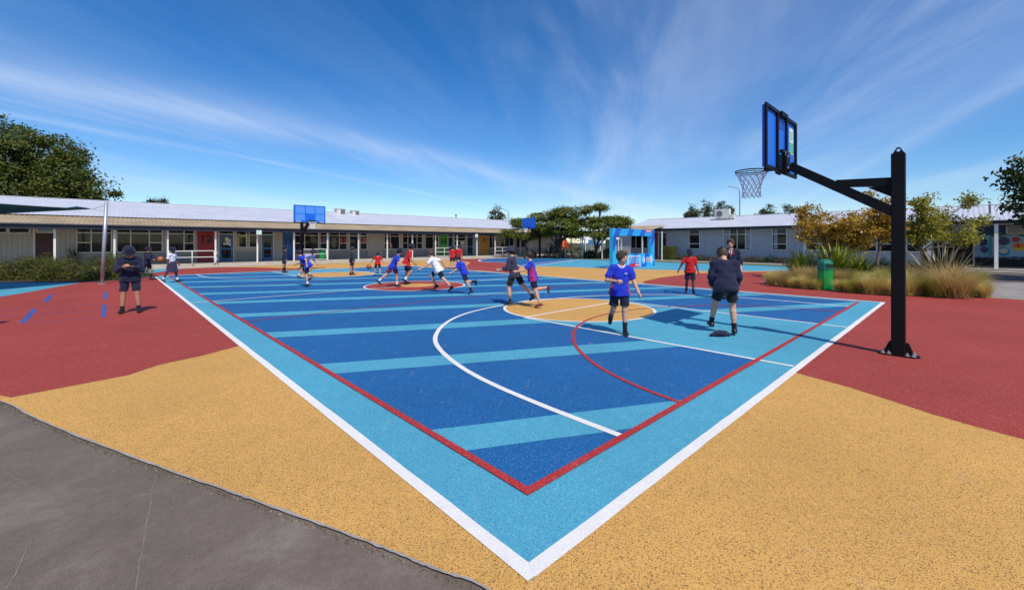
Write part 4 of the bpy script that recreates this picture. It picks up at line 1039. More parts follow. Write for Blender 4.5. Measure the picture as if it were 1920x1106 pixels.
diamond(3.40, .42, .19, .26, M['sign_white'], .012); diamond(3.40, .42, .14, .19, M['cyan'], .015); diamond(3.40, .42, .07, .10, M['sign_white'], .018)
m = MB(); m.box((3.72, -.012, .26), (3.98, -.006, .58)); m.build('badge', M['sign_white'], fr); m = MB(); m.box((3.75, -.016, .30), (3.95, -.0125, .54)); m.build('badge', M['sign_red'], fr); m = MB(); m.box((3.79, -.019, .385), (3.91, -.0165, .455)); m.build('badge', M['sign_white'], fr)
diamond(4.30, .43, .20, .28, M['sign_white'], .012); diamond(4.30, .43, .14, .19, M['mural_cream'], .015)

# ================================================================ SMALL THINGS ABOUT THE YARD
def bin_(loc, s, label):
    root = empty('litter_bin', loc, 0.3, label, 'bin', 'green litter bins')
    m = MB(); m.lathe([(.19 * s, .0), (.20 * s, .03), (.205 * s, .62 * s), (.20 * s, .63 * s)], 12); m.build('body', M['bin'], root)
    m = MB(); m.lathe([(.215 * s, .63 * s), (.218 * s, .67 * s), (.212 * s, .675 * s)], 12); m.build('rim_band', M['bin_lid'], root)
    m = MB(); n = 12
    m.lathe([(.208 * s, .676 * s), (.208 * s, .84 * s), (.17 * s, .91 * s), (.10 * s, .955 * s), (.02, .96 * s)], 12); m.build('lid', M['bin_lid'], root)
    for a in (-100, 80):
        m = MB(); vs = []
        for i in range(5):
            t = R(a - 34 + i * 17); vs += [(.212 * s * math.cos(t), .212 * s * math.sin(t), .70 * s), (.212 * s * math.cos(t), .212 * s * math.sin(t), .80 * s)]
        m.add(vs, [(2 * i, 2 * i + 2, 2 * i + 3, 2 * i + 1) for i in range(4)]); m.build('opening', M['dark'], root)
bin_(G(1547, 542.5, .02), 1.0, 'green litter bin standing among tussock grasses at right')
u_, Z = on_v(604, VP + .6); bin_(uv(u_, VP + .6, ZF), 1.0, 'small green litter bin under the verandah behind the far hoop')

M['sail_lit'] = paint('teal_sail_lit_tone', (0.02, 0.22, 0.22), 0.8, 0.1)  # brighter copy of the sail fabric, with sunlight put into the colour
# shade sail, its pole, and the post outside the frame whose shadow falls in view
pb = G(191, 532.5, ZR)
sp_ = empty('sail_post', pb, 0, 'grey steel post holding the shade sail at left', 'post')
MB().tube([(0, 0, 0), (.145, .02, 2.95)], [.052, .052], 14).build('post', M['steel'], sp_, smooth=True)
MB().lathe([(.11, 0), (.11, .012), (.06, .015)], 14).build('base_plate', M['steel'], sp_)
MB().lathe([(.052, 0), (.04, .012)], 14, (.145, .02, 2.95)).build('cap', M['steel'], sp_)
A = Vector((pb[0] - .28, pb[1] - .05, 2.70)); Bc = Vector((-15.1, 7.0, 2.80)); Cc = Vector((-27.0, 13.0, 1.80)); 
def edgept(P, Q, t, inward, sag): 
    k = 4 * t * (1 - t); return P.lerp(Q, t) + inward * k + Vector((0, 0, -sag * k))
cen = (A + Bc + Cc) / 3; n1 = 22; vs = []; fs = []
for i in range(n1 + 1):
    t = i / n1
    eAB = edgept(A, Bc, t, (cen - (A + Bc) / 2).normalized() * .35, .04); eAC = edgept(A, Cc, t, (cen - (A + Cc) / 2).normalized() * .45, .05)
    for j in range(n1 + 1):
        s_ = j / n1; p = eAB.lerp(eAC, s_)
        inw = (A - (Bc + Cc) / 2).normalized() * .6 * 4 * s_ * (1 - s_) * t * t
        p = p + inw + Vector((0, 0, .30 * math.sin(math.pi * s_) * t * (1 - t) * 2))
        vs.append(tuple(p))
for i in range(n1):
    for j in range(n1): fs.append((i * (n1 + 1) + j, i * (n1 + 1) + j + 1, (i + 1) * (n1 + 1) + j + 1, (i + 1) * (n1 + 1) + j))
so = obj('shade_sail', [tuple(np.array(v) - np.array(A)) for v in vs], fs, M['sail'], None, tuple(A), smooth=True)
tag(so, 'dark green triangular shade sail stretched to the steel post at left', 'shade sail')
obj('lit_sail_top', [(-.02, 0, .02), (-.55, -.03, .10), (-1.25, .10, .03), (-.6, .06, -.01)], [(0, 1, 2, 3)], M['sail_lit'], so)  # added piece at the tip, painted lighter as the sail's sunlit top side
for z in (2.62, 2.86):
    mb_ = MB(tuple(A)); mb_.tube([tuple(A), (pb[0] + .14, pb[1], z)], .008, 6); mb_.build('cable', M['steel'], so)
lp = (-8.75, 6.1, 0.01)
MB().tube([(0, 0, 0), (0, 0, 2.75)], [.085, .08], 12).build('post', M['steel'], empty('sail_post', lp, 0, 'grey steel post just outside the left edge', 'post'), smooth=True)

# timber edging in the planting bed
for i, (a, b, z, lab) in enumerate((((1630, 512), (1727, 517), .30, 'long pale timber sleeper behind the right hand trees'), ((1592, 521), (1634, 524), .14, 'short low timber sleeper left of the slim tree trunk'))):
    p, q_ = G(*a), G(*b); c = ((p[0] + q_[0]) / 2, (p[1] + q_[1]) / 2, 0.02); L = math.dist(p[:2], q_[:2])
    o = MB().box((-L / 2, -.05, 0), (L / 2, .05, z)).build('timber_sleeper', M['timber'], None, c, math.atan2(q_[1] - p[1], q_[0] - p[0]))
    tag(o, lab, 'timber')

# street lamps beyond the roofs
def lamp(px, Z, ytop, armdx, label):
    x = (px - 960) / 795 * Z; h = zat(ytop, Z)
    root = empty('street_lamp', (x, Z, -.02), 0, label, 'street lamp', 'street lamps behind the school')
    MB().tube([(0, 0, 0), (0, 0, h - .6)], [.09, .055], 8).build('pole', M['vent'], root)
    MB().tube([(0, 0, h - .6), (armdx * .25, 0, h - .25), (armdx, 0, h)], .04, 8).build('arm', M['vent'], root)
    MB().bar((armdx, 0, h), (armdx * 1.35, 0, h + .05), .18, .09).build('lamp_head', M['steel'], root)
lamp(1387, 62, 350, -1.25, 'tall street lamp behind the right hand roof')
lamp(954, 75, 391.5, -1.1, 'street lamp beside the gum tree behind the long roof')

# tents, play gear and orange cloth beyond the covered walkway
def tent(px, py_base, Z, w, label):
    x = (px - 960) / 795 * Z
    root = empty('gazebo', (x, Z, 0), .2, label, 'gazebo', 'white gazebos beyond the walkway')
    h = 2.1
    for sx in (-1, 1):
        for sy in (-1, 1): MB().box((sx * w / 2 - .05, sy * w / 2 - .05, 0), (sx * w / 2 + .05, sy * w / 2 + .05, h)).build('leg', M['white'], root)
    k = w / 2 + .1
    MB().add([(-k, -k, h), (k, -k, h), (k, k, h), (-k, k, h), (0, 0, h + w * .3), (-k, -k, h - .2), (k, -k, h - .2), (k, k, h - .2), (-k, k, h - .2)],
             [(0, 1, 4), (1, 2, 4), (2, 3, 4), (3, 0, 4), (5, 6, 1, 0), (6, 7, 2, 1), (7, 8, 3, 2), (8, 5, 0, 3)]).build('canopy', M['tent'], root)
tent(1104, 0, 62, 1.9 * 62 / 62 * .95, 'small pointed white gazebo seen between the silk tree trunks')
tent(1135, 0, 58, 2.6, 'wider white gazebo left of the blue goal wall')
for i, (px, Z, sx, sz, mt, lab) in enumerate(((1112, 66, 2.2, 1.2, 'play_blue', 'blue play tower beneath the pointed white gazebo'),)):
    x = (px - 960) / 795 * Z; root = empty('play_tower', (x, Z, 0), .3, lab, 'play equipment')
    for a in (-1, 1):
        for b in (-1, 1): MB().box((a * sx / 2 - .06, b * .7 - .06, 0), (a * sx / 2 + .06, b * .7 + .06, 2.3)).build('leg', M['play_blue'], root)
    MB().box((-sx / 2, -.7, 1.0), (sx / 2, .7, 1.1)).build('deck', M['steel'], root)
    MB().box((-sx / 2, -.72, 1.2), (sx / 2, -.68, 1.9)).build('side_panel', M['play_blue'], root)
    MB().bar((sx / 2, -.2, 1.1), (sx / 2 + 1.8, -.9, .1), .6, .08).build('slide', M['steel'], root)
x = (1059 - 960) / 795 * 50
o = MB().add([(-.55, 0, 0), (.75, .1, .05), (.05, .05, 1.5), (-.45, .08, 1.35), (-.55, .3, 0), (.75, .4, .05), (.05, .35, 1.5), (-.45, .38, 1.35)], [(0, 1, 2, 3), (7, 6, 5, 4), (0, 4, 5, 1), (1, 5, 6, 2), (2, 6, 7, 3), (3, 7, 4, 0)]).build('pop_up_tent', M['orange_cloth'], None, (x, 50, .75))
tag(o, 'small bright orange pop up tent beyond the dark bushes', 'tent')
# far block glimpsed beyond
o = uvempty('far_block', (52, 30, 0), 'low grey block far behind the covered walkway', 'building')
MB().box((-3, -14, 0), (3, 3, 2.6)).build('wall', M['wall_far'], o); MB().box((-3.4, -14.4, 2.6), (3.4, 3.4, 2.8)).build('roof', M['roof'], o)

# ================================================================ VEGETATION
def unit(a): return a / np.maximum(np.linalg.norm(a, axis=-1, keepdims=True), 1e-9)
def leaves(name, cen, nrm, length, width, mat, parent, rs, fold=0.0):
    n = len(cen)
    r = unit(rs.normal(size=(n, 3))); a = unit(np.cross(nrm, r)); b = np.cross(nrm, a)
    L = (length * rs.uniform(.7, 1.25, n))[:, None]; W = (width * rs.uniform(.75, 1.2, n))[:, None]
    vs = np.stack([cen - a * L * .5, cen + b * W * .5 - a * L * .05 + nrm * W * fold, cen + a * L * .5, cen - b * W * .5 - a * L * .05 + nrm * W * fold], 1).reshape(-1, 3)
    q = np.arange(4 * n).reshape(-1, 4)
    return obj(name, None, None, None, parent, mesh=npmesh(name, vs, q, mat))
def tree(name, label, base, lobes, nclump, per, clump_r, lsize, lmat, bmat, trunk, tr=.12, seed=1, flat=.6, group=None, up=.5, shell=.5, limb=.5, trunk2=None):
    """lobes: (x, y, z, rx, ry, rz) about the base; trunk: list of points; limbs run from the fork to leaf clumps."""
    rs = np.random.RandomState(seed); rng = random.Random(seed)
    root = empty(name, base, 0, label, 'tree', group)
    lob = np.array(lobes, float); vol = np.prod(lob[:, 3:], 1) ** .75; idx = rs.choice(len(lob), nclump, p=vol / vol.sum())
    d = unit(rs.normal(size=(nclump, 3))); rad = rs.uniform(shell ** 3, 1, nclump) ** (1 / 3)
    cc = lob[idx, :3] + d * rad[:, None] * lob[idx, 3:]
    m = MB(); T = [Vector(p) for p in trunk]
    m.tube(T, [tr * (1.25 if i == 0 else 1 - .35 * i / max(1, len(T) - 1)) for i in range(len(T))], 8)
    fork = T[-1]; ends = []
    for li in range(len(lob)):
        c = Vector(lob[li, :3]) ; start = T[-1] if rng.random() < .7 or len(T) < 3 else T[-2]
        mid = start.lerp(c, .5) + Vector((rng.uniform(-.1, .1), rng.uniform(-.1, .1), rng.uniform(-.02, .12))) * (c - start).length
        m.tube([start, mid, c], [tr * .6, tr * .42, tr * .18], 6); ends.append((mid, c))
    for k in range(nclump):
        if rng.random() > limb: continue
        mid, c = ends[idx[k]]; s_ = mid.lerp(c, rng.uniform(.3, 1)); e = Vector(cc[k])
        mm = s_.lerp(e, .5) + Vector((0, 0, .08 * (e - s_).length))
        m.tube([s_, mm, e], [tr * .16, tr * .11, tr * .05], 4, caps=False)
    m.build('trunk', bmat, root, smooth=True)
    n = nclump * per
    ci = np.repeat(np.arange(nclump), per)
    cr = clump_r * rs.uniform(.65, 1.3, nclump)
    off = rs.normal(size=(n, 3)) * .5; off[:, 2] *= flat
    cen = cc[ci] + off * cr[ci][:, None]
    outw = unit(cen - lob[idx[ci], :3])
    nr = unit(rs.normal(size=(n, 3)) * .7 + outw * .5 + np.array([0, 0, up]))
    leaves('crown', cen, nr, lsize[0], lsize[1], lmat, root, rs)
    return root

# big broad tree behind the long building
tree('broad_tree', 'huge dark green broad tree behind the roof at far left', (-54.4, 46, -.03),
     [(-9, 0, 9.5, 7, 5, 5.5), (-2, -1, 10.9, 5, 5, 4.3), (3.2, 0, 9.7, 4.0, 4.5, 3.8), (5.9, 0, 8.3, 2.7, 3, 2.8), (8.7, .4, 7.1, 1.8, 2, 1.2), (-6, -2, 6.5, 6.5, 4.5, 3.5), (2.4, -2, 6.2, 6, 4, 2.8)],
     820, 105, 1.05, (.32, .19), M['leaf_oak'], M['bark_dark'], [(0, 0, 0), (.1, 0, 2), (-.2, 0, 4.2)], .55, 3, .55, shell=.62, limb=.25)
def far_tree(px, py0, pw, Z, label, mat, seed, group='trees far behind the school roofs', py1=None, n=70, per=70, kind='far_tree', tall=1.0):
    x = (px - 960) / 795 * Z; h = zat(py0, Z); w = pw * Z / 795 / 2
    rng = random.Random(seed); L = []
    hz = min(h * .42, w * 1.5 * tall)
    for i in range(5): L.append((rng.uniform(-.55, .55) * w, rng.uniform(-.5, .5) * w, h - hz * rng.uniform(.6, 1.3), w * rng.uniform(.4, .6), w * .5, hz * rng.uniform(.35, .5)))
    L.append((rng.uniform(-.2, .2) * w, 0, h - hz * .5, w * .5, w * .5, hz * .5))
    tree(kind, label, (x, Z, -.03), L, n, per, w * .34, (w * .16, w * .09), mat, M['bark_dark'], [(0, 0, 0), (0, 0, h * .5)], max(.1, w * .06), seed, .7, group, shell=.5, limb=.4)
far_tree(303, 367.5, 44, 62, 'small rounded tree top over the left part of the long roof', M['leaf_far'], 11)
far_tree(929, 388.5, 47, 70, 'brownish round gum tree above the end of the long roof', M['leaf_gum'], 12)
far_tree(1298, 385, 34, 66, 'low bushy tree above the right roof, leftmost of its row', M['leaf_far'], 13)
far_tree(1327, 364, 28, 70, 'tall wispy tree behind the heat pump, second of its row', M['leaf_far'], 14, n=34, tall=1.6)
far_tree(1357, 374, 34, 66, 'bushy tree directly behind the white heat pump', M['leaf_far'], 15)
far_tree(1438, 376, 40, 64, 'loose grey green tree right of the tall street lamp', M['leaf_far'], 16, n=46)
far_tree(1477, 377, 24, 66, 'narrow pale tree above the roof beside the bronze magnolia', M['leaf_far'], 17, n=26)
far_tree(1500, 388, 24, 64, 'low tree top half hidden by the bronze magnolia crown', M['leaf_far'], 18, n=34)

# silk trees in the middle distance
def P3(px, py, Z): return Vector(((px - 960) / 795 * Z, Z, zat(py, Z)))
def silk(basepx, lob_px, label, seed, trunk_px, Z, tr):
    b = Vector(((basepx - 960) / 795 * Z, Z, .01)); s_ = Z / 795
    L = []
    for (px, py, rx, rz) in lob_px:
        p = P3(px, py, Z) - b; L.append((p.x, random.Random(px).uniform(-.5, .9), p.z, rx * s_, rx * s_ * .9, rz * s_))
    tk = [(0, 0, 0)] + [tuple(P3(x, y, Z) - b) for x, y in trunk_px]
    tree('silk_tree', label, tuple(b), L, 190, 84, .52, (.19, .085), M['leaf_acacia'], M['bark_dark'], tk, tr, seed, .38, 'flat topped silk trees before the walkway', up=1.1, shell=.45, limb=.6)
silk(988, [(958, 437, 17, 8), (975, 418, 16, 10), (990, 443, 22, 6), (1015, 430, 22, 14), (1008, 408, 14, 8)], 'left flat topped silk tree behind the distant hoop', 21, [(989, 470), (985, 458)], 42.6, .13)
silk(1051, [(1035, 405, 26, 12), (1060, 400, 26, 12), (1055, 425, 34, 16), (1080, 412, 22, 14), (1030, 432, 22, 10), (1085, 438, 26, 8)], 'largest silk tree, middle of the three, with dark trunk', 22, [(1050, 468), (1053, 452)], 39.5, .15)
silk(1122, [(1095, 394, 16, 7), (1126, 389, 12, 7), (1112, 420, 20, 12), (1145, 414, 20, 10), (1168, 416, 18, 10), (1125, 440, 26, 7), (1150, 433, 20, 8)], 'right silk tree with twisted pale trunk beside the goal wall', 23, [(1117, 470), (1122, 452)], 39.0, .16)

# bronze magnolias and the olive tree in the planting bed
def bedtree(name, basepx, Z, lob_px, label, seed, trunk_px, tr, lmat, lsize, n, per, cr, group=None):
    b = Vector(((basepx - 960) / 795 * Z, Z, .02)); s_ = Z / 795; L = []
    for (px, py, rx, rz) in lob_px:
        p = P3(px, py, Z) - b; L.append((p.x, random.Random(px * 3).uniform(-.5, .5), p.z, rx * s_, rx * s_ * .9, rz * s_))
    tk = [(0, 0, 0)] + [tuple(P3(x, y, Z) - b) for x, y in trunk_px]
    tree(name, label, tuple(b), L, n, per, cr, lsize, lmat, M['bark'], tk, tr, seed, .85, group, up=.25, shell=.35, limb=.9)
MG = 'bronze leaved magnolia trees in the planting bed'
bedtree('magnolia_tree', 1560, 17.0, [(1528, 402, 17, 20), (1545, 432, 26, 16), (1508, 425, 18, 10), (1570, 428, 22, 18), (1518, 447, 16, 12), (1560, 405, 18, 12)], 'bronze magnolia with open crown above the green flax, leftmost of three', 31, [(1556, 480), (1546, 452)], .055, M['leaf_bronze'], (.125, .062), 80, 42, .21, MG)
bedtree('magnolia_tree', 1590, 19.0, [(1592, 428, 26, 24), (1575, 448, 20, 18), (1612, 442, 18, 22), (1600, 462, 22, 12)], 'dense dark bronze magnolia standing between its two neighbours', 32, [(1588, 485), (1592, 465)], .06, M['leaf_bronze'], (.17, .075), 120, 30, .28, MG)
bedtree('magnolia_tree', 1645, 15.0, [(1630, 405, 20, 18), (1650, 388, 22, 20), (1655, 425, 30, 22), (1625, 438, 20, 18), (1672, 415, 20, 26), (1640, 365, 14, 10), (1670, 440, 18, 16)], 'bronze magnolia with bare forking trunk just left of the black hoop post', 33, [(1645, 488), (1648, 472), (1652, 450)], .055, M['leaf_bronze'], (.12, .06), 95, 42, .20, MG)
bedtree('olive_leaf_tree', 1752, 15.5, [(1712, 385, 15, 22), (1735, 420, 30, 22), (1752, 372, 9, 24), (1765, 425, 30, 22), (1790, 405, 22, 20), (1812, 420, 22, 12), (1722, 440, 20, 18), (1802, 380, 12, 14), (1835, 408, 12, 6), (1780, 445, 26, 12)], 'olive green tree with leaning forked trunk right of the black hoop post', 34, [(1738, 505), (1728, 472), (1722, 450)], .06, M['leaf_lime'], (.10, .062), 155, 44, .20)
# dark tree off the right edge
tree('dark_tree', 'dark leafy tree reaching in from the right edge over the roof', (22.4, 16.2, 0),
     [(-.6, 0, 3.3, 2.1, 2, 1.6), (-1.5, .2, 4.2, 1.3, 1.3, 1.0), (0, 0, 4.3, 1.7, 2, 1.1), (-2.3, -.2, 2.75, .9, .9, .35), (1, 0, 3.2, 2, 2, 1.5), (-1.2, -.4, 2.9, 1.4, 1.4, .8)],
     330, 40, .40, (.20, .12), M['leaf_dark'], M['bark_dark'], [(0, 0, 0), (.05, 0, 1.1), (0, 0, 2.0)], .16, 35, .7, shell=.45, limb=.5)

# low shrubs
def shrub(name, label, loc, size, n, mat, seed, lsize=(.07, .03), group=None, cat='shrub', boxy=False, upw=.4):
    rs = np.random.RandomState(seed); sx, sy, sz = size
    root = empty(name, loc, 0, label, cat, group)
    if boxy:
        p = rs.uniform(-1, 1, (n, 3)); ax = rs.randint(0, 3, n); sg = rs.choice([-1, 1], n); k = rs.rand(n) < .8
        p[np.arange(n)[k], ax[k]] = sg[k] * rs.uniform(.88, 1.03, k.sum()); nr = np.zeros((n, 3)); nr[np.arange(n), ax] = sg
        c = p * np.array([sx / 2, sy / 2, sz / 2]) + np.array([0, 0, sz / 2])
    else:
        d = unit(rs.normal(size=(n, 3))); d[:, 2] = np.abs(d[:, 2]); r = rs.uniform(.4, 1, n) ** .5
        r *= 1 + .18 * np.sin(d[:, 0] * 7 + seed) * np.cos(d[:, 1] * 6 - seed) + rs.normal(size=n) * .05
        c = d * r[:, None] * np.array([sx / 2, sy / 2, sz]); nr = d
    c[:, 2] = np.maximum(c[:, 2], .02)
    nr = unit(nr * .6 + rs.normal(size=(n, 3)) * .6 + np.array([0, 0, upw]))
    leaves('foliage', c, nr, lsize[0], lsize[1], mat, root, rs)
    m = MB(); rg = random.Random(seed)
    for k in range(6): m.tube([(0, 0, 0), (rg.uniform(-.3, .3) * sx, rg.uniform(-.3, .3) * sy, sz * .75)], [.02, .008], 5)
    m.build('stem', M['bark_dark'], root)
    return root
hs = [(-16.6, 17.4, 1.0, 'feathery shrub at the right end of the row by the steel post'), (-18.2, 17.2, .90, 'feathery shrub second from the right in the row at left'), (-19.9, 17.4, .88, 'feathery shrub third from the right, below the brown door'),
      (-21.5, 17.0, 1.0, 'feathery yellow topped shrub, tallest of the left half of the row'), (-23.0, 16.6, .86, 'feathery shrub beside the left edge of the frame'), (-24.6, 16.0, .88, 'feathery shrub at the very left edge'), (-17.4, 18.9, .95, 'feathery shrub in the back row near the steel post'), (-20.6, 18.6, .95, 'feathery shrub in the back row below the boarded wall')]
for i, (x, y, h, lab) in enumerate(hs):
    shrub('feathery_shrub', lab, (x, y, .016), (2.1, 1.9, h), 7000, M['leaf_shrub'], 50 + i, (.12, .020), 'feathery shrubs in a row under the shade sail', upw=.9)
u_, Z = on_v(137, VW - .5); p = uv(u_, VW - .5, ZF)
shrub('slender_shrub', 'thin straggly upright shrub against the boarded wall at left', p, (.7, .7, 1.25), 420, M['leaf_dark'], 70, (.12, .03))
g = guv(1254, 487); 
o = shrub('clipped_hedge', 'square clipped bright green hedge by the red doorway', uv(33.6, on_u(1254, 33.6)[0], .03), (1.05, 1.0, 1.15), 6500, M['leaf_hedge'], 71, (.07, .045), boxy=True, cat='hedge'); o.rotation_euler = (0, 0, CA)
border = [(1272, .35, 'leaf_purple'), (1284, .45, 'leaf_shrub'), (1298, .42, 'leaf_purple'), (1312, .5, 'leaf_shrub'), (1328, .40, 'leaf_purple'), (1345, .35, 'leaf_shrub'), (1400, .45, 'leaf_purple'), (1412, .5, 'leaf_purple'), (1432, .42, 'leaf_shrub'), (1446, .55, 'leaf_dark'), (1462, .48, 'leaf_purple'), (1480, .42, 'leaf_dark'), (1496, .4, 'leaf_purple')]
wh = ['just right of the clipped hedge', 'second right of the clipped hedge', 'below the left side of the small sash window', 'below the narrow sash window', 'right of the narrow sash window', 'midway between the two left windows', 'behind the tall boy in the blazer', 'right of the tall boy in the blazer', 'under the blank wall left of the right sash window', 'dark one below the right sash window', 'purplish, right of the darkest border plant', 'dark low one left of the green flax', 'hidden edge plant nearest the green flax']
for i, ((px, h, mt), w) in enumerate(zip(border, wh)):
    v_ = on_u(px, 34.1)[0]; shrub('border_plant', 'low border plant ' + w, uv(34.1, v_, .028), (1.1, .9, h), 700, M[mt], 80 + i, (.13, .025), 'low border plants along the right building', 'plant', upw=.9)
for i, (px, py, w, h, lab) in enumerate(((1040, 487, 2.6, 1.5, 'dark rounded bush left of the middle silk tree trunk'), (1075, 487, 3.2, 1.7, 'largest dark bush right of the middle silk tree trunk'), (1108, 488, 1.8, .8, 'low dark bush at the foot of the twisted silk tree'), (1138, 488, 2.0, 1.0, 'dark bush beside the left column of the goal wall'), (995, 484.5, 1.3, .8, 'small dark bush at the foot of the left silk tree'))):
    Z = 43.5 if i < 2 else 40.5; x = (px - 960) / 795 * Z
    shrub('dark_bush', lab, (x, Z, .0), (w, w * .8, h), 1800, M['leaf_dark'] if i % 2 == 0 else M['leaf_shrub'], 100 + i, (.14, .07), 'dark bushes around the silk trees')
for i, (px, py, w, h, lab) in enumerate(((1655, 500, 1.2, .75, 'dark shrub behind the timber edging left of the hoop post'), (1712, 500, 1.5, .55, 'grassy bright green shrub behind the timber edging'))):
    Z = 20.5; shrub('garden_shrub', lab, ((px - 960) / 795 * Z, Z, .02), (w, 1.0, h), 1300, M['leaf_hedge' if i else 'leaf_dark'], 120 + i, (.2, .025), cat='shrub', upw=.9)

# tussock grasses
def blades(n, L, spread, w, seed, seg_=4, lean=(.15, .95), base=.10):
    rs = np.random.RandomState(seed); vs = []; q = []
    az = rs.uniform(0, 2 * np.pi, n); th = rs.uniform(lean[0], lean[1], n) ** 1.1; LL = L * rs.uniform(.55, 1.15, n); cv = rs.uniform(.5, 1.5, n)
    b0 = np.stack([rs.normal(size=n) * base, rs.normal(size=n) * base, np.zeros(n)], 1)
    d = np.stack([np.cos(az), np.sin(az), np.zeros(n)], 1); side = np.stack([-np.sin(az), np.cos(az), np.zeros(n)], 1)
    pts = [b0]; p = b0.copy()
    for k in range(seg_):
        a = th * spread + cv * (k / seg_) ** 1.4 * spread
        p = p + (d * np.sin(a)[:, None] + np.array([0, 0, 1]) * np.cos(a)[:, None]) * (LL / seg_)[:, None]
        pts.append(p.copy())
    V_ = []
    for k, pt in enumerate(pts):
        ww = w * (1 - .8 * k / seg_); V_ += [pt + side * ww / 2, pt - side * ww / 2]
    V_ = np.stack(V_, 1)
    V_[:, :, 2] = np.maximum(V_[:, :, 2], .01)
    nv = V_.shape[1]; base_i = (np.arange(n) * nv)[:, None]
    for k in range(seg_): q.append(base_i + np.array([[2 * k, 2 * k + 1, 2 * k + 3, 2 * k + 2]]))
    return V_.reshape(-1, 3), np.concatenate(q, 0)
tus = {}
for key, mt in (('straw', 'tussock'), ('olive', 'tussock_olive'), ('brown', 'tussock_brown')):
    for s_ in (0, 1): tus[key, s_] = npmesh('tussock', *blades(1500, 1.0, .72, .009, 5 + s_ + len(key)), M[mt])
TG = 'tussock grass clumps in the planting bed'
tl = [(1450, 533, 34, 'straw', 'leftmost pale tussock at the tip of the planting bed'), (1468, 537, 36, 'brown', 'pinkish straw tussock second from the tip of the bed'), (1490, 539, 27, 'straw', 'small straw tussock third from the tip of the bed'),
      (1510, 541, 33, 'straw', 'upright straw tussock left of the green bin, nearest but one to it'), (1531, 543, 26, 'olive', 'short olive tussock touching the left of the green bin'), (1500, 527, 30, 'brown', 'brown tussock behind the front row left of the bin'), (1522, 530, 36, 'brown', 'brown feathery tussock in front of the green flax'),
      (1573, 546, 27, 'straw', 'small straw tussock touching the right of the green bin'), (1592, 548, 32, 'olive', 'olive tussock second right of the green bin'), (1580, 532, 38, 'brown', 'tall brown tussock behind the right side of the bin'), (1612, 549, 34, 'olive', 'olive tussock third right of the green bin'),
      (1632, 551, 44, 'straw', 'tall straw tussock left of the bare magnolia trunk'), (1652, 552, 34, 'straw', 'straw tussock in front of the bare magnolia trunk'), (1660, 540, 44, 'olive', 'tall olive tussock just left of the black hoop post'), (1612, 533, 30, 'olive', 'olive tussock behind the front row below the timber edging'),
      (1704, 553, 52, 'straw', 'straw tussock just right of the black hoop post'), (1727, 553, 40, 'olive', 'olive tussock between the hoop post and the big brown clump'), (1712, 540, 48, 'brown', 'brown tussock behind the straw one right of the post'), (1755, 556, 46, 'olive', 'dark olive tussock at the left foot of the big brown clump'),
      (1787, 557, 68, 'brown', 'biggest tussock, a wide brown mop at the right end'), (1822, 553, 44, 'olive', 'olive tussock leaning right beside the biggest clump'), (1845, 558, 36, 'straw', 'last straw tussock at the right tip of the bed'), (1745, 540, 36, 'olive', 'olive tussock at the left foot of the bronze flax'), (1830, 540, 36, 'olive', 'olive tussock at the right foot of the bronze flax'), (1680, 554, 44, 'straw', 'straw tussock hidden behind the black hoop post')]
for i, (px, py, hp_, key, lab) in enumerate(tl):
    g_ = G(px, py, .02); h = hp_ * g_[1] / 795 * (.92 if hp_ < 60 else .98)
    o = obj('tussock_grass', None, None, None, None, g_, i * 1.9, mesh=tus[key, i % 2]); tag(o, lab, 'tussock', TG)
    k = random.Random(i); sw = 1.15 if hp_ < 60 else 1.35
    o.scale = (h * sw * k.uniform(.75, 1.05), h * sw * k.uniform(.75, 1.05), h * k.uniform(.85, 1.1))
# ground litter of short grass in the bed
rs = np.random.RandomState(9); V0, Q0 = blades(26, .22, .9, .012, 3); allv = []; allq = []
bp_ = np.array(bed)
def inside(p, poly):
    c = False; j = len(poly) - 1
    for i in range(len(poly)):
        if (poly[i][1] > p[1]) != (poly[j][1] > p[1]) and p[0] < (poly[j][0] - poly[i][0]) * (p[1] - poly[i][1]) / (poly[j][1] - poly[i][1]) + poly[i][0]: c = not c
        j = i
    return c
cnt = 0
while cnt < 420:
    p = rs.uniform(bp_.min(0), bp_.max(0))
    if not inside(p, bed): continue
    a = rs.uniform(0, 6.28); s_ = rs.uniform(.5, 1.3); c_, s2 = math.cos(a), math.sin(a)
    X = V0 * s_; X = np.stack([X[:, 0] * c_ - X[:, 1] * s2, X[:, 0] * s2 + X[:, 1] * c_, X[:, 2]], 1) + np.array([p[0], p[1], .02])
    allq.append(Q0 + cnt * len(V0)); allv.append(X); cnt += 1
o = obj('ground_cover', None, None, None, None, mesh=npmesh('ground_cover', np.concatenate(allv), np.concatenate(allq), M['tussock_olive'])); tag(o, 'short grassy ground cover between the tussocks', 'ground cover', kind='stuff')
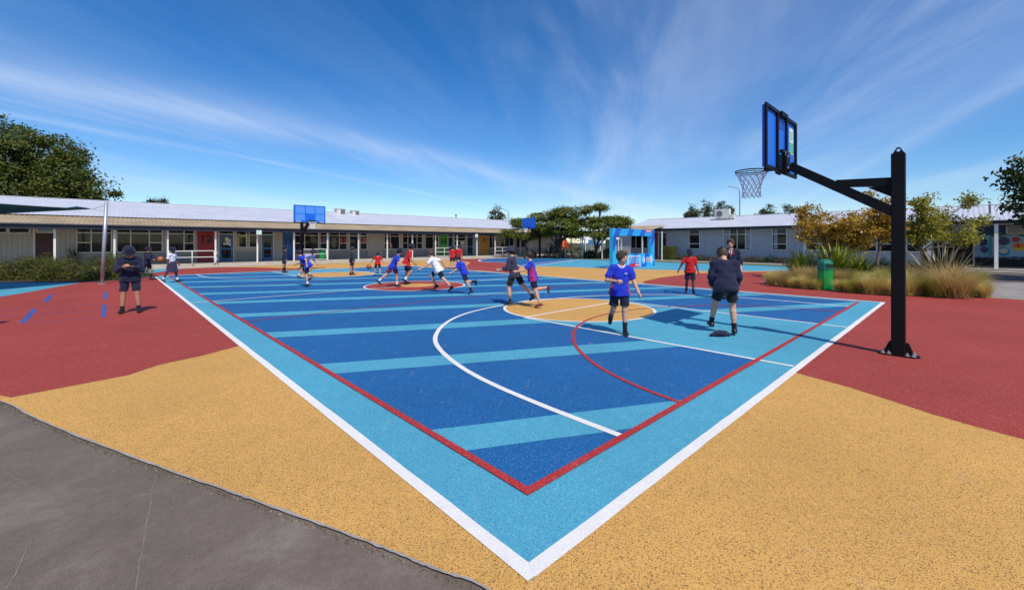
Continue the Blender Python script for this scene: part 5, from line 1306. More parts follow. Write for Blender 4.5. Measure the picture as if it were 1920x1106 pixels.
# flax plants, leaf by leaf
def strap(L, w, bend, seed, mat):
    seg_ = 6; vs = []; fs = []; x = 0; z = 0
    for k in range(seg_ + 1):
        t = k / seg_; ww = w * (1 - (2 * abs(t - .42)) ** 2.2 * .6) * (1 - t ** 5 * .96) / 2
        vs += [(x, -ww, z + ww * .35), (x, 0, z), (x, ww, z + ww * .35)]
        a = bend * t ** 1.6; x += math.sin(a) * L / seg_; z += math.cos(a) * L / seg_
    for k in range(seg_):
        i = 3 * k; fs += [(i, i + 1, i + 4, i + 3), (i + 1, i + 2, i + 5, i + 4)]
    me = bpy.data.meshes.new('leaf'); me.from_pydata(vs, [], fs); me.materials.append(mat); me.update(); return me
def flax(name, label, loc, L, n, mats, seed, spread=1.15, w=.055):
    rng = random.Random(seed); root = empty(name, loc, 0, label, 'flax')
    var = [strap(1.0, w, b, seed, m_) for m_ in mats for b in (.25, .6, 1.0, 1.5)]
    for i in range(n):
        o = obj('leaf', None, None, None, root, mesh=rng.choice(var)); az = rng.uniform(0, 6.283); r_ = rng.uniform(.02, .25)
        o.location = (r_ * math.cos(az), r_ * math.sin(az), 0); o.rotation_euler = (0, rng.uniform(.05, spread) * (.4 + .6 * rng.random()), az)
        k = L * rng.uniform(.6, 1.1); o.scale = (k, k, k)
flax('flax_plant', 'green flax at the left, drooping over the brown tussocks', G(1505, 521, .02), 1.35, 150, (M['flax'], M['flax'], M['flax_green2']), 3)
flax('flax_plant', 'largest green flax directly behind the litter bin', G(1565, 522, .02), 1.62, 190, (M['flax'], M['flax'], M['flax_green2']), 4)
flax('flax_plant', 'green flax drooping right behind the bin towards the timber', G(1606, 523, .02), 1.2, 120, (M['flax'], M['flax_green2']), 5)
flax('bronze_flax', 'spiky bronze flax with pale edged leaves at right', G(1768, 541, .02), 1.5, 150, (M['flax_bronze'], M['flax_bronze'], M['flax_pale']), 6, 1.2, .06)

# ================================================================ PEOPLE (each body one surface grown from a distance field)
def surface_nets(sdv, lo, h):
    nx, ny, nz = sdv.shape
    acc = np.zeros((nx - 1, ny - 1, nz - 1, 3), np.float32); cnt = np.zeros((nx - 1, ny - 1, nz - 1), np.int32)
    store = []
    for ax in range(3):
        A_ = np.moveaxis(sdv, ax, 0); a, b = A_[:-1], A_[1:]
        cr = (a < 0) != (b < 0)
        ii = np.argwhere(cr); av = a[cr]; bv = b[cr]; t = av / (av - bv)
        o1, o2 = [k for k in range(3) if k != ax]
        # index back in xyz order
        full = np.zeros((len(ii), 3), int); full[:, ax] = ii[:, 0]; full[:, o1] = ii[:, 1]; full[:, o2] = ii[:, 2]
        pos = full.astype(np.float32); pos[:, ax] += t
        for d1 in (0, 1):
            for d2 in (0, 1):
                c = full.copy(); c[:, o1] -= d1; c[:, o2] -= d2
                ok = (c[:, o1] >= 0) & (c[:, o2] >= 0) & (c[:, o1] < acc.shape[o1]) & (c[:, o2] < acc.shape[o2])
                cc = c[ok]; np.add.at(acc, (cc[:, 0], cc[:, 1], cc[:, 2]), pos[ok]); np.add.at(cnt, (cc[:, 0], cc[:, 1], cc[:, 2]), 1)
        store.append((ax, o1, o2, full, av < 0))
    idx = -np.ones(cnt.shape, int); msk = cnt > 0; idx[msk] = np.arange(msk.sum())
    vs = acc[msk] / cnt[msk][:, None] * h + np.array(lo)
    qs = []
    for ax, o1, o2, full, neg in store:
        ok = (full[:, o1] > 0) & (full[:, o2] > 0) & (full[:, o1] < sdv.shape[o1] - 1) & (full[:, o2] < sdv.shape[o2] - 1)
        f = full[ok]; ng = neg[ok]
        def at(d1, d2):
            c = f.copy(); c[:, o1] -= d1; c[:, o2] -= d2; return idx[c[:, 0], c[:, 1], c[:, 2]]
        q = np.stack([at(1, 1), at(0, 1), at(0, 0), at(1, 0)], 1)
        flip = ng if ax != 1 else ~ng
        q[~flip] = q[~flip][:, ::-1]
        qs.append(q)
    q = np.concatenate(qs); q = q[(q >= 0).all(1)]
    return vs, q
def smin(a, b, k):
    h = np.maximum(k - np.abs(a - b), 0) / k; return np.minimum(a, b) - h * h * k * .25
def cap(p, a, b, ra, rb):
    a = np.asarray(a, np.float32); b = np.asarray(b, np.float32); ab = b - a
    t = np.clip(((p - a) @ ab) / max(float(ab @ ab), 1e-9), 0, 1)
    return np.linalg.norm(p - a - t[..., None] * ab, axis=-1) - (ra + (rb - ra) * t)
def ell(p, c, r, Rm=None):
    q = p - np.asarray(c, np.float32)
    if Rm is not None: q = q @ np.asarray(Rm, np.float32)
    r = np.asarray(r, np.float32); k0 = np.linalg.norm(q / r, axis=-1); k1 = np.linalg.norm(q / (r * r), axis=-1)
    return k0 * (k0 - 1) / np.maximum(k1, 1e-6)
def rotx(a): c, s = math.cos(a), math.sin(a); return np.array([[1, 0, 0], [0, c, -s], [0, s, c]])
def roty(a): c, s = math.cos(a), math.sin(a); return np.array([[c, 0, s], [0, 1, 0], [-s, 0, c]])
def rotz_(a): c, s = math.cos(a), math.sin(a); return np.array([[c, -s, 0], [s, c, 0], [0, 0, 1]])
def mesh_sdf(name, fn, pts, pad, h, mat, parent, smooth=True):
    pts = np.array(pts); lo = pts.min(0) - pad; hi = pts.max(0) + pad
    n = np.ceil((hi - lo) / h).astype(int) + 1
    g_ = np.stack(np.meshgrid(*[lo[k] + np.arange(n[k]) * h for k in range(3)], indexing='ij'), -1).astype(np.float32)
    v, q = surface_nets(fn(g_), lo, h)
    if not len(q): return None
    return obj(name, None, None, None, parent, mesh=npmesh(name, v, q, mat, smooth))

def person(label, pos, facing, H, legs, arms, lean=5, twist=0, side=0, head=(0, 0), skin='skin', top=('c_navy', 'long'), bottom=('c_navy', 'shorts'), shoe='shoe', sock=('c_black', .4),
           hat=None, hair='hair', collar=None, res=.016, group=None, seed=0, tie=False, side_red=False, mop=0.0, face=False, build=1.0, logo=None):
    """facing: heading in degrees (0 = away from the camera, 180 = towards it, 90 = left, -90 = right).
    legs/arms: {'L': ..., 'R': ...}; leg = (swing, spread, knee), arm = (swing, spread, elbow, inward)."""
    s = H / 1.5; rs = np.random.RandomState(seed + 17)
    th, sh = .355 * s, .355 * s
    def legpts(sd_, hip, L):
        sw, ab, kn = [R(x) for x in L]; sg = -1 if sd_ == 'L' else 1
        d1 = np.array([sg * math.sin(ab), math.sin(sw) * math.cos(ab), -math.cos(sw) * math.cos(ab)])
        a2 = sw - kn; d2 = np.array([sg * math.sin(ab) * .7, math.sin(a2), -math.cos(a2)]); d2 /= np.linalg.norm(d2)
        kp = hip + d1 * th; an = kp + d2 * sh
        fa = a2 * (.85 if a2 < 0 else .5); fd = np.array([sg * .16, math.cos(fa), math.sin(fa)]); fd /= np.linalg.norm(fd)
        dn = np.array([0, math.sin(fa), -math.cos(fa)])
        return kp, an, fd, dn
    hips = {k: np.array([(-.078 if k == 'L' else .078) * s, 0, 0]) for k in 'LR'}
    lp_ = {k: legpts(k, hips[k], legs[k]) for k in 'LR'}
    low = min(min(lp_[k][1][2] + (lp_[k][2] * .15 * s)[2] - .065 * s, (lp_[k][1] + lp_[k][3] * .068 * s)[2]) for k in 'LR')
    pel = np.array([0, 0, -low + .002])
    # keep the standing foot over the given ground point
    stand = min('LR', key=lambda k: lp_[k][1][2]); off = lp_[stand][1] + hips[stand] * 0
    pel[0] -= off[0]; pel[1] -= off[1]
    J = {}
    for k in 'LR':
        kp, an, fd, dn = lp_[k]; J[k] = (hips[k] + pel, kp + pel, an + pel, fd, dn)
    T = rotx(-R(lean)) @ roty(R(side)) @ rotz_(R(twist))
    tf = lambda x, y, z: pel + T @ (np.array([x, y, z]) * s)
    nb = tf(0, .0, .415); bw = build
    HR = T @ rotz_(R(head[1])) @ rotx(-R(head[0])) if True else T
    HR = rotx(-R(lean) * .45) @ rotz_(R(twist + head[1])) @ rotx(-R(head[0]))
    hc = nb + T @ np.array([0, .004, .045]) * s + HR @ np.array([0, .018, .112]) * s
    hd = lambda x, y, z: hc + HR @ (np.array([x, y, z]) * s)
    AR = {}
    for k in 'LR':
        sg = -1 if k == 'L' else 1; sw, ab, el, iw = [R(x) for x in arms[k]]
        so = tf(sg * .150 * bw, 0, .372)
        d1 = T @ np.array([sg * math.sin(ab), math.sin(sw) * math.cos(ab), -math.cos(sw) * math.cos(ab)])
        a2 = sw + el; d2 = T @ (np.array([sg * math.sin(ab) * (1 - min(1, abs(iw) * 1.5)) - sg * math.sin(iw), math.sin(a2) * math.cos(iw), -math.cos(a2) * math.cos(iw)]))
        d2 = d2 / np.linalg.norm(d2); e = so + d1 * .235 * s; w = e + d2 * .205 * s
        inn = T @ np.array([-sg, .25, 0]); n_ = inn - d2 * (inn @ d2); n_ /= np.linalg.norm(n_) + 1e-9; ax_ = np.cross(d2, n_)
        AR[k] = (so, e, w, d2, n_, ax_)
    def bodyf(p):
        d = ell(p, tf(0, 0, .03), np.array([.125 * bw, .095, .11]) * s, T)
        d = smin(d, ell(p, tf(0, 0, .16), np.array([.112 * bw, .085, .14]) * s, T), .06 * s)
        d = smin(d, ell(p, tf(0, .005, .29), np.array([.128 * bw, .092, .13]) * s, T), .06 * s)
        d = smin(d, cap(p, tf(-.11, 0, .375), tf(.11, 0, .375), .05 * s, .05 * s), .06 * s)
        d = smin(d, cap(p, tf(0, 0, .38), hd(0, -.02, -.05), .05 * s, .042 * s), .035 * s)
        hh = ell(p, hd(0, -.008, .018), np.array([.073, .090, .092]) * s, HR)
        hh = smin(hh, ell(p, hd(0, .022, -.052), np.array([.053, .058, .060]) * s, HR), .045 * s)
        hh = smin(hh, cap(p, hd(0, .082, .005), hd(0, .096, -.026), .008 * s, .013 * s), .018 * s)
        hh = smin(hh, cap(p, hd(-.03, .074, .020), hd(.03, .074, .020), .009 * s, .009 * s), .02 * s)
        for sg in (-1, 1):
            hh = np.maximum(hh, -(ell(p, hd(sg * .030, .090, .002), np.array([.015, .012, .010]) * s, HR)))
            hh = smin(hh, ell(p, hd(sg * .076, -.006, -.006), np.array([.010, .020, .030]) * s, HR), .008 * s)
        d = smin(d, hh, .02 * s)
        for k in 'LR':
            hp_, kp, an, fd, dn = J[k]
            d = smin(d, cap(p, hp_, kp, .072 * s, .048 * s), .05 * s)
            sd2 = (an - kp); back = np.cross(np.array([1, 0, 0]), sd2); back /= np.linalg.norm(back) + 1e-9
            leg = cap(p, kp, an, .047 * s, .031 * s)
            leg = smin(leg, cap(p, kp + sd2 * .2 - back * .014 * s, kp + sd2 * .5 - back * .012 * s, .043 * s, .034 * s), .03 * s)
            d = smin(d, leg, .02 * s)
            d = smin(d, cap(p, an + dn * .035 * s - fd * .02 * s, an + dn * .045 * s + fd * .13 * s, .033 * s, .024 * s), .02 * s)
            so, e, w, d2, n_, ax_ = AR[k]
            arm = smin(cap(p, so, e, .045 * s, .035 * s), cap(p, e, w, .036 * s, .024 * s), .015 * s)
            d = smin(d, arm, .03 * s)
            pc = w + d2 * .045 * s
            hand = smin(cap(p, w, pc + d2 * .01 * s, .020 * s, .024 * s), cap(p, pc - ax_ * .018 * s + d2 * .018 * s, pc + ax_ * .018 * s + d2 * .018 * s, .017 * s, .017 * s), .015 * s)
            for fi, (o_, fl) in enumerate(((-.027, .052), (-.009, .064), (.009, .060), (.027, .047))):
                b0 = pc + ax_ * o_ * s + d2 * .022 * s; m_ = b0 + (d2 * .9 + n_ * .35) * fl * .55 * s; e_ = m_ + (d2 * .45 + n_ * .85) * fl * .5 * s
                hand = np.minimum(hand, np.minimum(cap(p, b0, m_, .0088 * s, .0082 * s), cap(p, m_, e_, .0082 * s, .007 * s)))
            t0 = pc - ax_ * .024 * s - d2 * .018 * s; t1 = t0 + (-ax_ * .6 + d2 * .55 + n_ * .45) * .036 * s; t2 = t1 + (d2 * .7 + n_ * .6) * .028 * s
            hand = smin(hand, np.minimum(cap(p, t0, t1, .011 * s, .0095 * s), cap(p, t1, t2, .0095 * s, .008 * s)), .006 * s)
            d = smin(d, hand, .008 * s)
        return d
    keyp = [tf(-.15, 0, 0), tf(.15, 0, 0), tf(-.16, 0, .4), tf(.16, 0, .4), hd(0, 0, .12), hd(0, .1, 0), hd(0, -.1, 0)]
    for k in 'LR': keyp += [J[k][0], J[k][1], J[k][2], J[k][2] + J[k][3] * .17 * s, J[k][2] + J[k][4] * .06 * s, AR[k][1], AR[k][2], AR[k][2] + AR[k][3] * .16 * s]
    rz = R(facing)
    root = mesh_sdf('person', bodyf, keyp, .07, res, M[skin], None)
    root.location = pos; root.rotation_euler = (0, 0, rz); tag(root, label, 'person', group)
    ph = rs.uniform(0, 6, 6)
    def folds(p, a=.006):
        q = p / s
        return a * s * (np.sin(q[..., 2] * 34 + 9 * q[..., 0] + ph[0]) * np.sin(q[..., 0] * 22 + ph[1]) + .7 * np.sin(q[..., 2] * 55 - 20 * q[..., 1] + ph[2]) * np.sin(q[..., 1] * 30 + ph[3]))
    up_ = T @ np.array([0, 0, 1.0])
    # ---- top
    loose = .020 if top[1] == 'short' else .026
    def topf(p):
        d = ell(p, tf(0, -.006, -.06), np.array([.172 * bw, .138, .19]) * s, T)
        d = smin(d, ell(p, tf(0, .0, .14), np.array([.145 * bw, .116, .15]) * s, T), .07 * s)
        d = smin(d, ell(p, tf(0, .006, .29), np.array([.146 * bw, .110, .135]) * s, T), .06 * s)
        d = smin(d, cap(p, tf(-.115 * bw, 0, .372), tf(.115 * bw, 0, .372), (.048 + loose) * s, (.048 + loose) * s), .06 * s)
        d = np.maximum(d, -(ell(p, nb + up_ * .035 * s + T @ np.array([0, .02, 0]) * s, np.array([.062, .066, .062]) * s, T)))
        if bottom[1] != 'skirt':
            for k in 'LR': d = smin(d, cap(p, J[k][0], J[k][0] + (J[k][1] - J[k][0]) * .4, .090 * s, .094 * s), .05 * s)
        lowp = tf(0, 0, .03 if bottom[1] == 'skirt' else -.10)
        d = np.maximum(d, (lowp - p) @ up_)
        for k in 'LR':
            so, e, w, d2, n_, ax_ = AR[k]
            if top[1] == 'short':
                c = so + (e - so) * .80; a = cap(p, so, so + (e - so) * 1.1, .066 * s, .062 * s); dd = (e - so) / np.linalg.norm(e - so); a = np.maximum(a, (p - c) @ dd)
            else:
                fr = .55 if top[1] == 'three' else .97
                a = smin(cap(p, so, e, .068 * s, .060 * s), cap(p, e, e + (w - e) * 1.05, .058 * s, .044 * s), .03 * s); a = np.maximum(a, (p - (e + (w - e) * fr)) @ d2)
            d = smin(d, a, .035 * s)
        return d + folds(p)
    tp = [tf(a_, b_, c_) for a_ in (-.2, .2) for b_ in (-.14, .14) for c_ in (-.14, .45)] + [AR[k][i] for k in 'LR' for i in ((1, 2) if top[1] != 'short' else (1,))]
    ob = mesh_sdf('shirt' if top[1] == 'short' else 'sweatshirt', topf, tp, .09, res, [M[top[0]], M[side_red if isinstance(side_red, str) else 'c_red']] if side_red else M[top[0]], root)
    if side_red and ob:
        for pl in ob.data.polygons:
            c = T.T @ (np.array(pl.center) - pel) / s; n_ = T.T @ np.array(pl.normal)
            if abs(n_[0]) > .72 and c[2] < .27 and abs(c[0]) < .19: pl.material_index = 1
    # ---- bottom
    if bottom[1] == 'skirt':
        def botf(p):
            b = pel + np.array([0, .01, -.36 * s]); a = tf(0, 0, .07)
            d = cap(p, a, b, .152 * s, .20 * s); d = np.maximum(d, b[2] - p[..., 2]); d = np.maximum(d, (p - tf(0, 0, .10)) @ up_)
            an_ = np.arctan2(p[..., 1] - pel[1], p[..., 0] - pel[0]); return d + .010 * s * np.sin(an_ * 16)
        mesh_sdf('skirt', botf, [pel + np.array([-.2, -.2, -.4]) * s, pel + np.array([.2, .2, .12]) * s], .05, res, M[bottom[0]], root)
    else:
        ln = bottom[2] if len(bottom) > 2 else .82
        def botf(p):
            d = ell(p, tf(0, -.006, -.01), np.array([.132 * bw, .106, .11]) * s, T); d = np.maximum(d, (p - tf(0, 0, .03)) @ up_)
            for k in 'LR':
                hp_, kp, an, fd, dn = J[k]; dd = (kp - hp_) / np.linalg.norm(kp - hp_)
                a = cap(p, hp_ + np.array([0, 0, .02]), hp_ + dd * th * 1.1, .080 * s, .082 * s); a = np.maximum(a, (p - (hp_ + dd * th * ln)) @ dd); d = smin(d, a, .02 * s)
            return d + folds(p, .005)
        mesh_sdf('shorts', botf, [tf(-.15, -.12, .1), tf(.15, .12, .1), J['L'][1], J['R'][1]], .11, res, M[bottom[0]], root)
    # ---- shoes and socks
    for k in 'LR':
        hp_, kp, an, fd, dn = J[k]; sl = np.cross(fd, dn)
        heel = an + dn * .040 * s - fd * .030 * s; toe = an + dn * .043 * s + fd * .125 * s
        def shf(p):
            d = smin(cap(p, heel, toe, .040 * s, .034 * s), cap(p, an + dn * .01 * s, an + dn * .03 * s + fd * .05 * s, .042 * s, .036 * s), .03 * s)
            return np.maximum(np.maximum(d, (p - (an + dn * .066 * s)) @ dn), (an - dn * .005 * s - p) @ dn - .012 * s)
        so_ = mesh_sdf('shoe', shf, [heel, toe, an], .06, min(res, .012), M[shoe], root)
        if sock:
            c0 = an + (kp - an) * sock[1]; dd = (kp - an) / np.linalg.norm(kp - an)
            def skf(p): return np.maximum(cap(p, an, c0 + (kp - an) * .1, .038 * s, (.040 + .016 * sock[1]) * s), (p - c0) @ dd)
            mesh_sdf('sock', skf, [an, c0], .06, min(res, .012), M[sock[0]], root)
    # ---- head gear
    if hair and not (hat and hat == 'full'):
        def hf(p):
            d = ell(p, hd(0, -.016, .022), np.array([.089, .106, .107]) * s, HR) + .005 * s * np.sin(p[..., 0] / s * 90 + ph[4]) * np.sin(p[..., 1] / s * 80 + ph[5]) * np.sin(p[..., 2] / s * 60)
            d = smin(d, ell(p, hd(0, .052, .085), np.array([.058, .04, .030]) * s, HR), .02 * s) if mop else d
            d = np.maximum(d, -(ell(p, hd(0, .118, -.032 - .012 * mop), np.array([.072, .088, .082]) * s, HR)))
            lowv = hd(0, -.05, -.078 - .015 * mop); return np.maximum(d, (lowv - p) @ (HR @ np.array([0, -.25, 1.0])))
        mesh_sdf('hair', hf, [hd(a_, b_, c_) for a_ in (-.09, .09) for b_ in (-.12, .1) for c_ in (-.1, .14)], .03, min(res, .011), M[hair], root)
    if hat:
        m = MB(); n = 20; prof = [(.114, .016), (.122, .010), (.118, .020), (.094, .044), (.092, .05), (.090, .095), (.076, .120), (.035, .131), (.002, .132)]
        vs = []
        for r_, z in prof:
            for k in range(n):
                a = 2 * math.pi * k / n; wob = .008 * math.sin(3 * a + ph[0]) * (r_ > .1); vs.append(hd(r_ * math.cos(a), r_ * math.sin(a) * 1.1 - .004, z + .006 + wob - (.012 * abs(math.sin(a)) if r_ > .1 else 0)))
        m.add([tuple(v) for v in vs], [(i * n + k, i * n + (k + 1) % n, (i + 1) * n + (k + 1) % n, (i + 1) * n + k) for i in range(len(prof) - 1) for k in range(n)])
        m.build('sun_hat', M[hat if hat != 'full' else 'c_navy'], root, smooth=True)
    if collar:
        m = MB(); pts = [nb + T @ (np.array([.064 * math.cos(t), .066 * math.sin(t) + .014, .012 - .055 * max(0, math.sin(t)) ** 3 + .018]) * s) for t in np.linspace(0, 2 * math.pi, 21)]
        m.tube([tuple(p_) for p_ in pts], .011 * s, 6, caps=False); m.build('collar', M[collar], root, smooth=True)
    if tie:
        m = MB(); c_ = lambda x, y, z: tuple(tf(x, y, z))
        m.add([c_(-.045, .115, .39), c_(.045, .115, .39), c_(0, .128, .25)], [(0, 1, 2)]); m.build('shirt_front', M['c_white'], root)
        m = MB(); m.bar(c_(0, .124, .385), c_(0, .134, .28), .022 * s, .008, up=tuple(T @ np.array([0, 1, 0]))); m.build('tie', M['c_maroon'], root)
        m = MB(); m.add([c_(-.10, .102, .37), c_(-.045, .12, .39), c_(-.02, .130, .29), c_(-.075, .12, .29)], [(0, 1, 2, 3)]); m.build('lapel', M['c_maroon'], root)
    if logo:
        m = MB(); c_ = lambda x, z: tuple(tf(x, .0, z))
        a_ = tf(*logo[1]); X_ = T @ np.array([1, 0, 0]); Z_ = up_
        m.bar(tuple(a_ - X_ * .022 * s), tuple(a_ + X_ * .022 * s), .006, .012 * s, up=tuple(Z_)); m.build('emblem', M[logo[0]], root)
    if face:
        for sg in (-1, 1):
            m = MB(); e_ = hd(sg * .030, .0775, .002); m.lathe([(.001, -.008 * s), (.006 * s, -.005 * s), (.008 * s, 0), (.006 * s, .005 * s), (.001, .008 * s)], 8, tuple(e_)); m.build('eye', M['eye'], root, smooth=True)
            m = MB(); m.bar(tuple(hd(sg * .018, .0835, .024)), tuple(hd(sg * .044, .076, .023)), .006 * s, .006 * s); m.build('eyebrow', M[hair or 'hair_dark'], root)
        m = MB(); m.bar(tuple(hd(-.020, .0785, -.054)), tuple(hd(.020, .0785, -.054)), .006 * s, .008 * s); m.build('mouth', M['lip'], root)
    return root, (lambda P_: np.array(pos) + rotz_(rz) @ np.asarray(P_)), AR, J, hd
def ball(c, r, label):
    root = MB(); n = 16
    prof = [(max(.001, r * math.sin(math.pi * i / 12)), -r * math.cos(math.pi * i / 12)) for i in range(13)]
    root.lathe(prof, n, caps=False); o = root.build('basketball', M['ball'], None, tuple(c), smooth=True); tag(o, label, 'basketball', 'orange basketballs')
    for ax in range(3):
        m = MB(); m.tube([(r * 1.004 * math.cos(t), r * 1.004 * math.sin(t), 0) for t in np.linspace(0, 2 * math.pi, 25)], r * .03, 4, caps=False); s_ = m.build('seam', M['c_black'], o); s_.rotation_euler = ((0, 0, 0), (R(90), 0, 0), (0, R(90), 0))[ax]
ZC = .036
STAND = {'L': (3, 4, 4), 'R': (-2, 4, 3)}
ARMS0 = {'L': (6, 10, 14, 5), 'R': (4, 10, 16, 5)}
def ps(px, py): return G(px, py, .03)
NEAR = .0115; FAR = .019
# 1 boy with phone
r_, w_, AR_, J_, hd_ = person('child in navy sweatshirt and bucket hat looking down at a phone on the red area', ps(229, 586), 212, 1.44, {'L': (6, 7, 8), 'R': (2, 5, 3)}, {'L': (24, 11, 100, 40), 'R': (24, 11, 100, 40)}, lean=3, head=(32, 0), hat='c_navy', hair='hair_dark', skin='skin_tan', res=NEAR, seed=1, build=1.03, bottom=('c_navy', 'shorts', .86), sock=('c_black', .22), face=True, logo=('sign_red', (.075, .118, .30)))
hm = (w_(AR_['L'][2] + AR_['L'][3] * .06) + w_(AR_['R'][2] + AR_['R'][3] * .06)) / 2
o = MB().box((-.07, -.006, -.035), (.07, .006, .035)).build('phone', M['phone'], None, tuple(hm + np.array([0, .02, .02]))); o.rotation_euler = (R(40), 0, 0); tag(o, 'dark phone held in both hands by the child at left', 'phone')
# 2 boy with basketball behind
r_, w_, AR_, J_, hd_ = person('child in navy with maroon collar holding a basketball out at left', ps(283, 524), -82, 1.33, {'L': (10, 4, 6), 'R': (-14, 5, 14)}, {'L': (38, 8, 40, 12), 'R': (38, 8, 40, 12)}, lean=4, hat='c_navy', hair='hair_dark', collar='c_maroon', res=FAR, seed=2, skin='skin_tan', sock=('c_black', .6))
hm = (w_(AR_['L'][2] + AR_['L'][3] * .10) + w_(AR_['R'][2] + AR_['R'][3] * .10)) / 2
ball(hm + np.array([.09, 0, .03]), .115, 'orange basketball held out by the child in navy at left')
# 3 girl
person('girl in white blouse, dark skirt and navy hat walking right at left', ps(333, 528.5), -88, 1.33, {'L': (16, 3, 6), 'R': (-17, 4, 10)}, {'L': (8, 9, 25, 8), 'R': (-12, 9, 20, 5)}, lean=3, hat='c_navy', hair='hair_dark', skin='skin_dark', top=('c_white', 'short'), bottom=('c_slate', 'skirt'), sock=('c_white', .28), res=.015, seed=3)
# 4 navy child
person('small child in navy standing still near the far tan circle', ps(534, 511), -70, 1.33, STAND, ARMS0, hat='c_navy', hair='hair_dark', res=FAR, seed=4, skin='skin_tan', sock=('c_black', .6))
# 5 pair under the far hoop
person('child in lilac shirt bending forward beside the far hoop post', ps(560, 522), -95, 1.36, {'L': (36, 5, 44), 'R': (-6, 6, 22)}, {'L': (60, 14, 20, 0), 'R': (-20, 16, 30, 0)}, lean=48, hat='c_slate', hair='hair', top=('c_lilac', 'short'), res=FAR, seed=5, bottom=('c_black', 'shorts', .8), sock=('c_white', .25))
person('child in blue shirt crouching into a run by the far hoop', ps(577, 537), 98, 1.34, {'L': (6, 4, 16), 'R': (44, 8, 86)}, {'L': (-35, 14, 60, 0), 'R': (50, 14, 70, 10)}, lean=38, hat='c_navy', hair='hair', top=('c_royal', 'short'), res=.016, seed=6, bottom=('c_navy', 'shorts', .8), sock=('c_white', .25))
# 6 navy child
person('child in dark navy standing side on behind the red centre circle', ps(661, 515), -80, 1.30, STAND, ARMS0, hat='c_slate', hair='hair_dark', res=FAR, seed=7, skin='skin_tan', sock=('c_black', .25), lean=2)
# 7 red child with ball
r_, w_, AR_, J_, hd_ = person('small child in red shirt bouncing a ball with the left hand', ps(713, 517), 10, 1.06, {'L': (6, 12, 6), 'R': (-4, 8, 4)}, {'L': (10, 42, 12, -10), 'R': (-4, 32, 12, 0)}, lean=2, hat='c_navy', hair='hair_dark', top=('c_red', 'short'), bottom=('c_navy', 'shorts', .86), res=FAR, seed=8, sock=('c_white', .2), build=1.1)
hm = w_(AR_['L'][2] + AR_['L'][3] * .1); ball(hm + np.array([-.03, 0, -.10]), .11, 'orange basketball bounced by the small child in red')
# 8 blue hat runner, 9 red runner
person('child in blue shirt and navy hat running right over the red circle', ps(744, 537), -84, 1.38, {'L': (22, 4, 24), 'R': (-34, 6, 16)}, {'L': (-40, 12, 60, 0), 'R': (40, 14, 60, 10)}, lean=26, hat='c_navy', hair='hair_dark', top=('c_royal', 'short'), bottom=('c_maroon', 'shorts', .82), res=.015, seed=9, sock=('c_white', .3))
person('taller child in red shirt and navy hat leaning right at the centre circle', ps(762, 532.5), -78, 1.48, {'L': (4, 4, 8), 'R': (28, 6, 64)}, {'L': (-16, 16, 30, 0), 'R': (24, 12, 40, 10)}, lean=18, hat='c_navy', hair='hair_dark', top=('c_red', 'short'), bottom=('c_navy', 'shorts', .86), res=.015, seed=10, skin='skin_tan', sock=('c_white', .3))
# 10 white runner, 11 blue runner
person('child in white shirt sprinting left past the centre circle', ps(846, 548), 82, 1.42, {'L': (-34, 5, 12), 'R': (52, 6, 80)}, {'L': (62, 18, 30, 0), 'R': (-46, 20, 50, 0)}, lean=30, hair='hair', top=('c_white', 'short'), bottom=('c_black', 'shorts', .78), res=.014, seed=11, sock=('c_black', .15))
person('child in royal blue shirt running left behind the white sprinter', ps(884, 552), 86, 1.20, {'L': (-20, 5, 8), 'R': (-4, 8, 88)}, {'L': (46, 16, 40, 0), 'R': (-40, 20, 50, 0)}, lean=28, hair='hair_dark', top=('c_royal', 'short'), bottom=('c_navy', 'shorts', .8), res=.014, seed=12, sock=('c_black', .4))
# 12 pair in red
person('child in red polo, left one of the far pair in red', ps(845, 504), 20, 1.30, STAND, ARMS0, hat='c_navy', hair='hair_dark', top=('c_red', 'short'), res=FAR, seed=13, sock=('c_white', .2))
person('child in red polo, right one of the far pair in red', ps(857, 506), -20, 1.36, {'L': (10, 6, 8), 'R': (-10, 5, 10)}, {'L': (10, 16, 30, 10), 'R': (-8, 14, 24, 0)}, hat='c_navy', hair='hair', top=('c_red', 'short'), res=FAR, seed=14, skin='skin_tan', sock=('c_white', .2))
# 13 navy hat lunge, 14 magenta runner
person('child in faded navy sweatshirt and hat striding left on the tan circle', ps(957, 572), 70, 1.42, {'L': (20, 6, 30), 'R': (-32, 8, 12)}, {'L': (26, 14, 62, 10), 'R': (22, 14, 66, 24)}, lean=10, hat='c_slate', hair='hair_dark', top=('c_slate', 'three'), bottom=('c_black', 'shorts', .84), res=.0125, seed=15, sock=('c_black', .2))
person('child in royal blue and magenta shirt sprinting left beside the navy child', ps(1012, 577), 88, 1.30, {'L': (-12, 6, 6), 'R': (-8, 8, 92)}, {'L': (50, 14, 40, 6), 'R': (-20, 18, 70, 0)}, lean=9, hair='hair_dark', top=('c_royal', 'short'), side_red='c_magenta', bottom=('c_navy', 'shorts', .8), shoe='shoe_maroon', sock=None, res=.0125, seed=16)
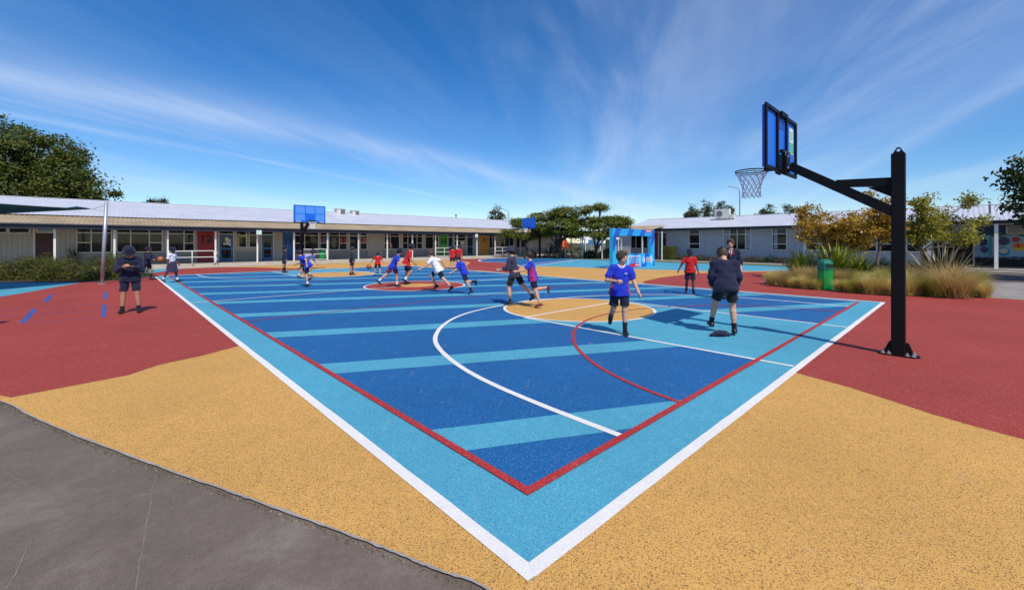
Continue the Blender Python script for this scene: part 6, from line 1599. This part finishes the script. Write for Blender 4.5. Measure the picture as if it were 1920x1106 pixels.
# 15 blue boy in front
person('boy in royal blue shirt with white collar walking forward in the key', ps(1172, 627), 172, 1.37, {'L': (4, 1, 3), 'R': (-10, 4, 50)}, {'R': (12, 22, 84, 46), 'L': (16, 20, 14, -4)}, lean=3, side=-3, head=(2, 42), hair='hair', top=('c_royal', 'short'), bottom=('c_navy', 'shorts', .80), collar='c_white', res=NEAR, seed=17, sock=('c_black', .42), mop=1.0, face=True, side_red=True, logo=('sign_white', (-.075, .128, .31)))
# 16 red boy
person('boy in red shirt and navy hat standing at the right side of the court', ps(1300, 551), 160, 1.29, {'L': (2, 2, 2), 'R': (-4, 3, 20)}, {'L': (6, 12, 14, 0), 'R': (4, 30, 14, -4)}, lean=2, side=2, hat='c_navy', hair='hair_dark', skin='skin_dark', top=('c_red', 'short'), bottom=('c_navy', 'shorts', .88), res=.0125, seed=18, sock=('c_black', .2), face=True)
# 17 tall boy
person('tall boy in navy blazer with white shirt and maroon tie at the court edge', ps(1380, 561), 154, 1.60, STAND, {'L': (2, 14, 22, 6), 'R': (6, 10, 20, 8)}, lean=0, head=(4, -6), hair='hair', top=('c_navy', 'three'), bottom=('c_navy', 'shorts', .9), res=.0125, seed=19, sock=('c_navy', .85), mop=1.0, face=True, tie=True)
# 18 stooping boy
person('boy in navy sweatshirt seen from behind, stooping and swinging a foot over a hat', ps(1377, 627), -16, 1.48, {'R': (6, 4, 14), 'L': (26, 10, 10)}, {'L': (14, 11, 48, 16), 'R': (8, 11, 42, 14)}, lean=20, head=(34, 10), hair='hair', top=('c_navy', 'long'), bottom=('c_black', 'shorts', .74), res=NEAR, seed=20, sock=('c_black', .30), build=1.06)
# hat on the ground
def gh(p):
    d = ell(p, (0, 0, .03), (.115, .085, .045)); d = smin(d, ell(p, (-.09, -.02, .012), (.11, .05, .02)), .02); d = smin(d, ell(p, (.10, .02, .015), (.06, .07, .022)), .02)
    return d + .008 * np.sin(p[..., 0] * 60) * np.sin(p[..., 1] * 55 + 1)
o = mesh_sdf('sun_hat', gh, [(-.2, -.1, -.0), (.2, .1, .08)], .03, .009, M['c_navy'], None); o.location = G(1352, 628, .036); tag(o, 'crumpled navy sun hat lying on the light blue key', 'hat')
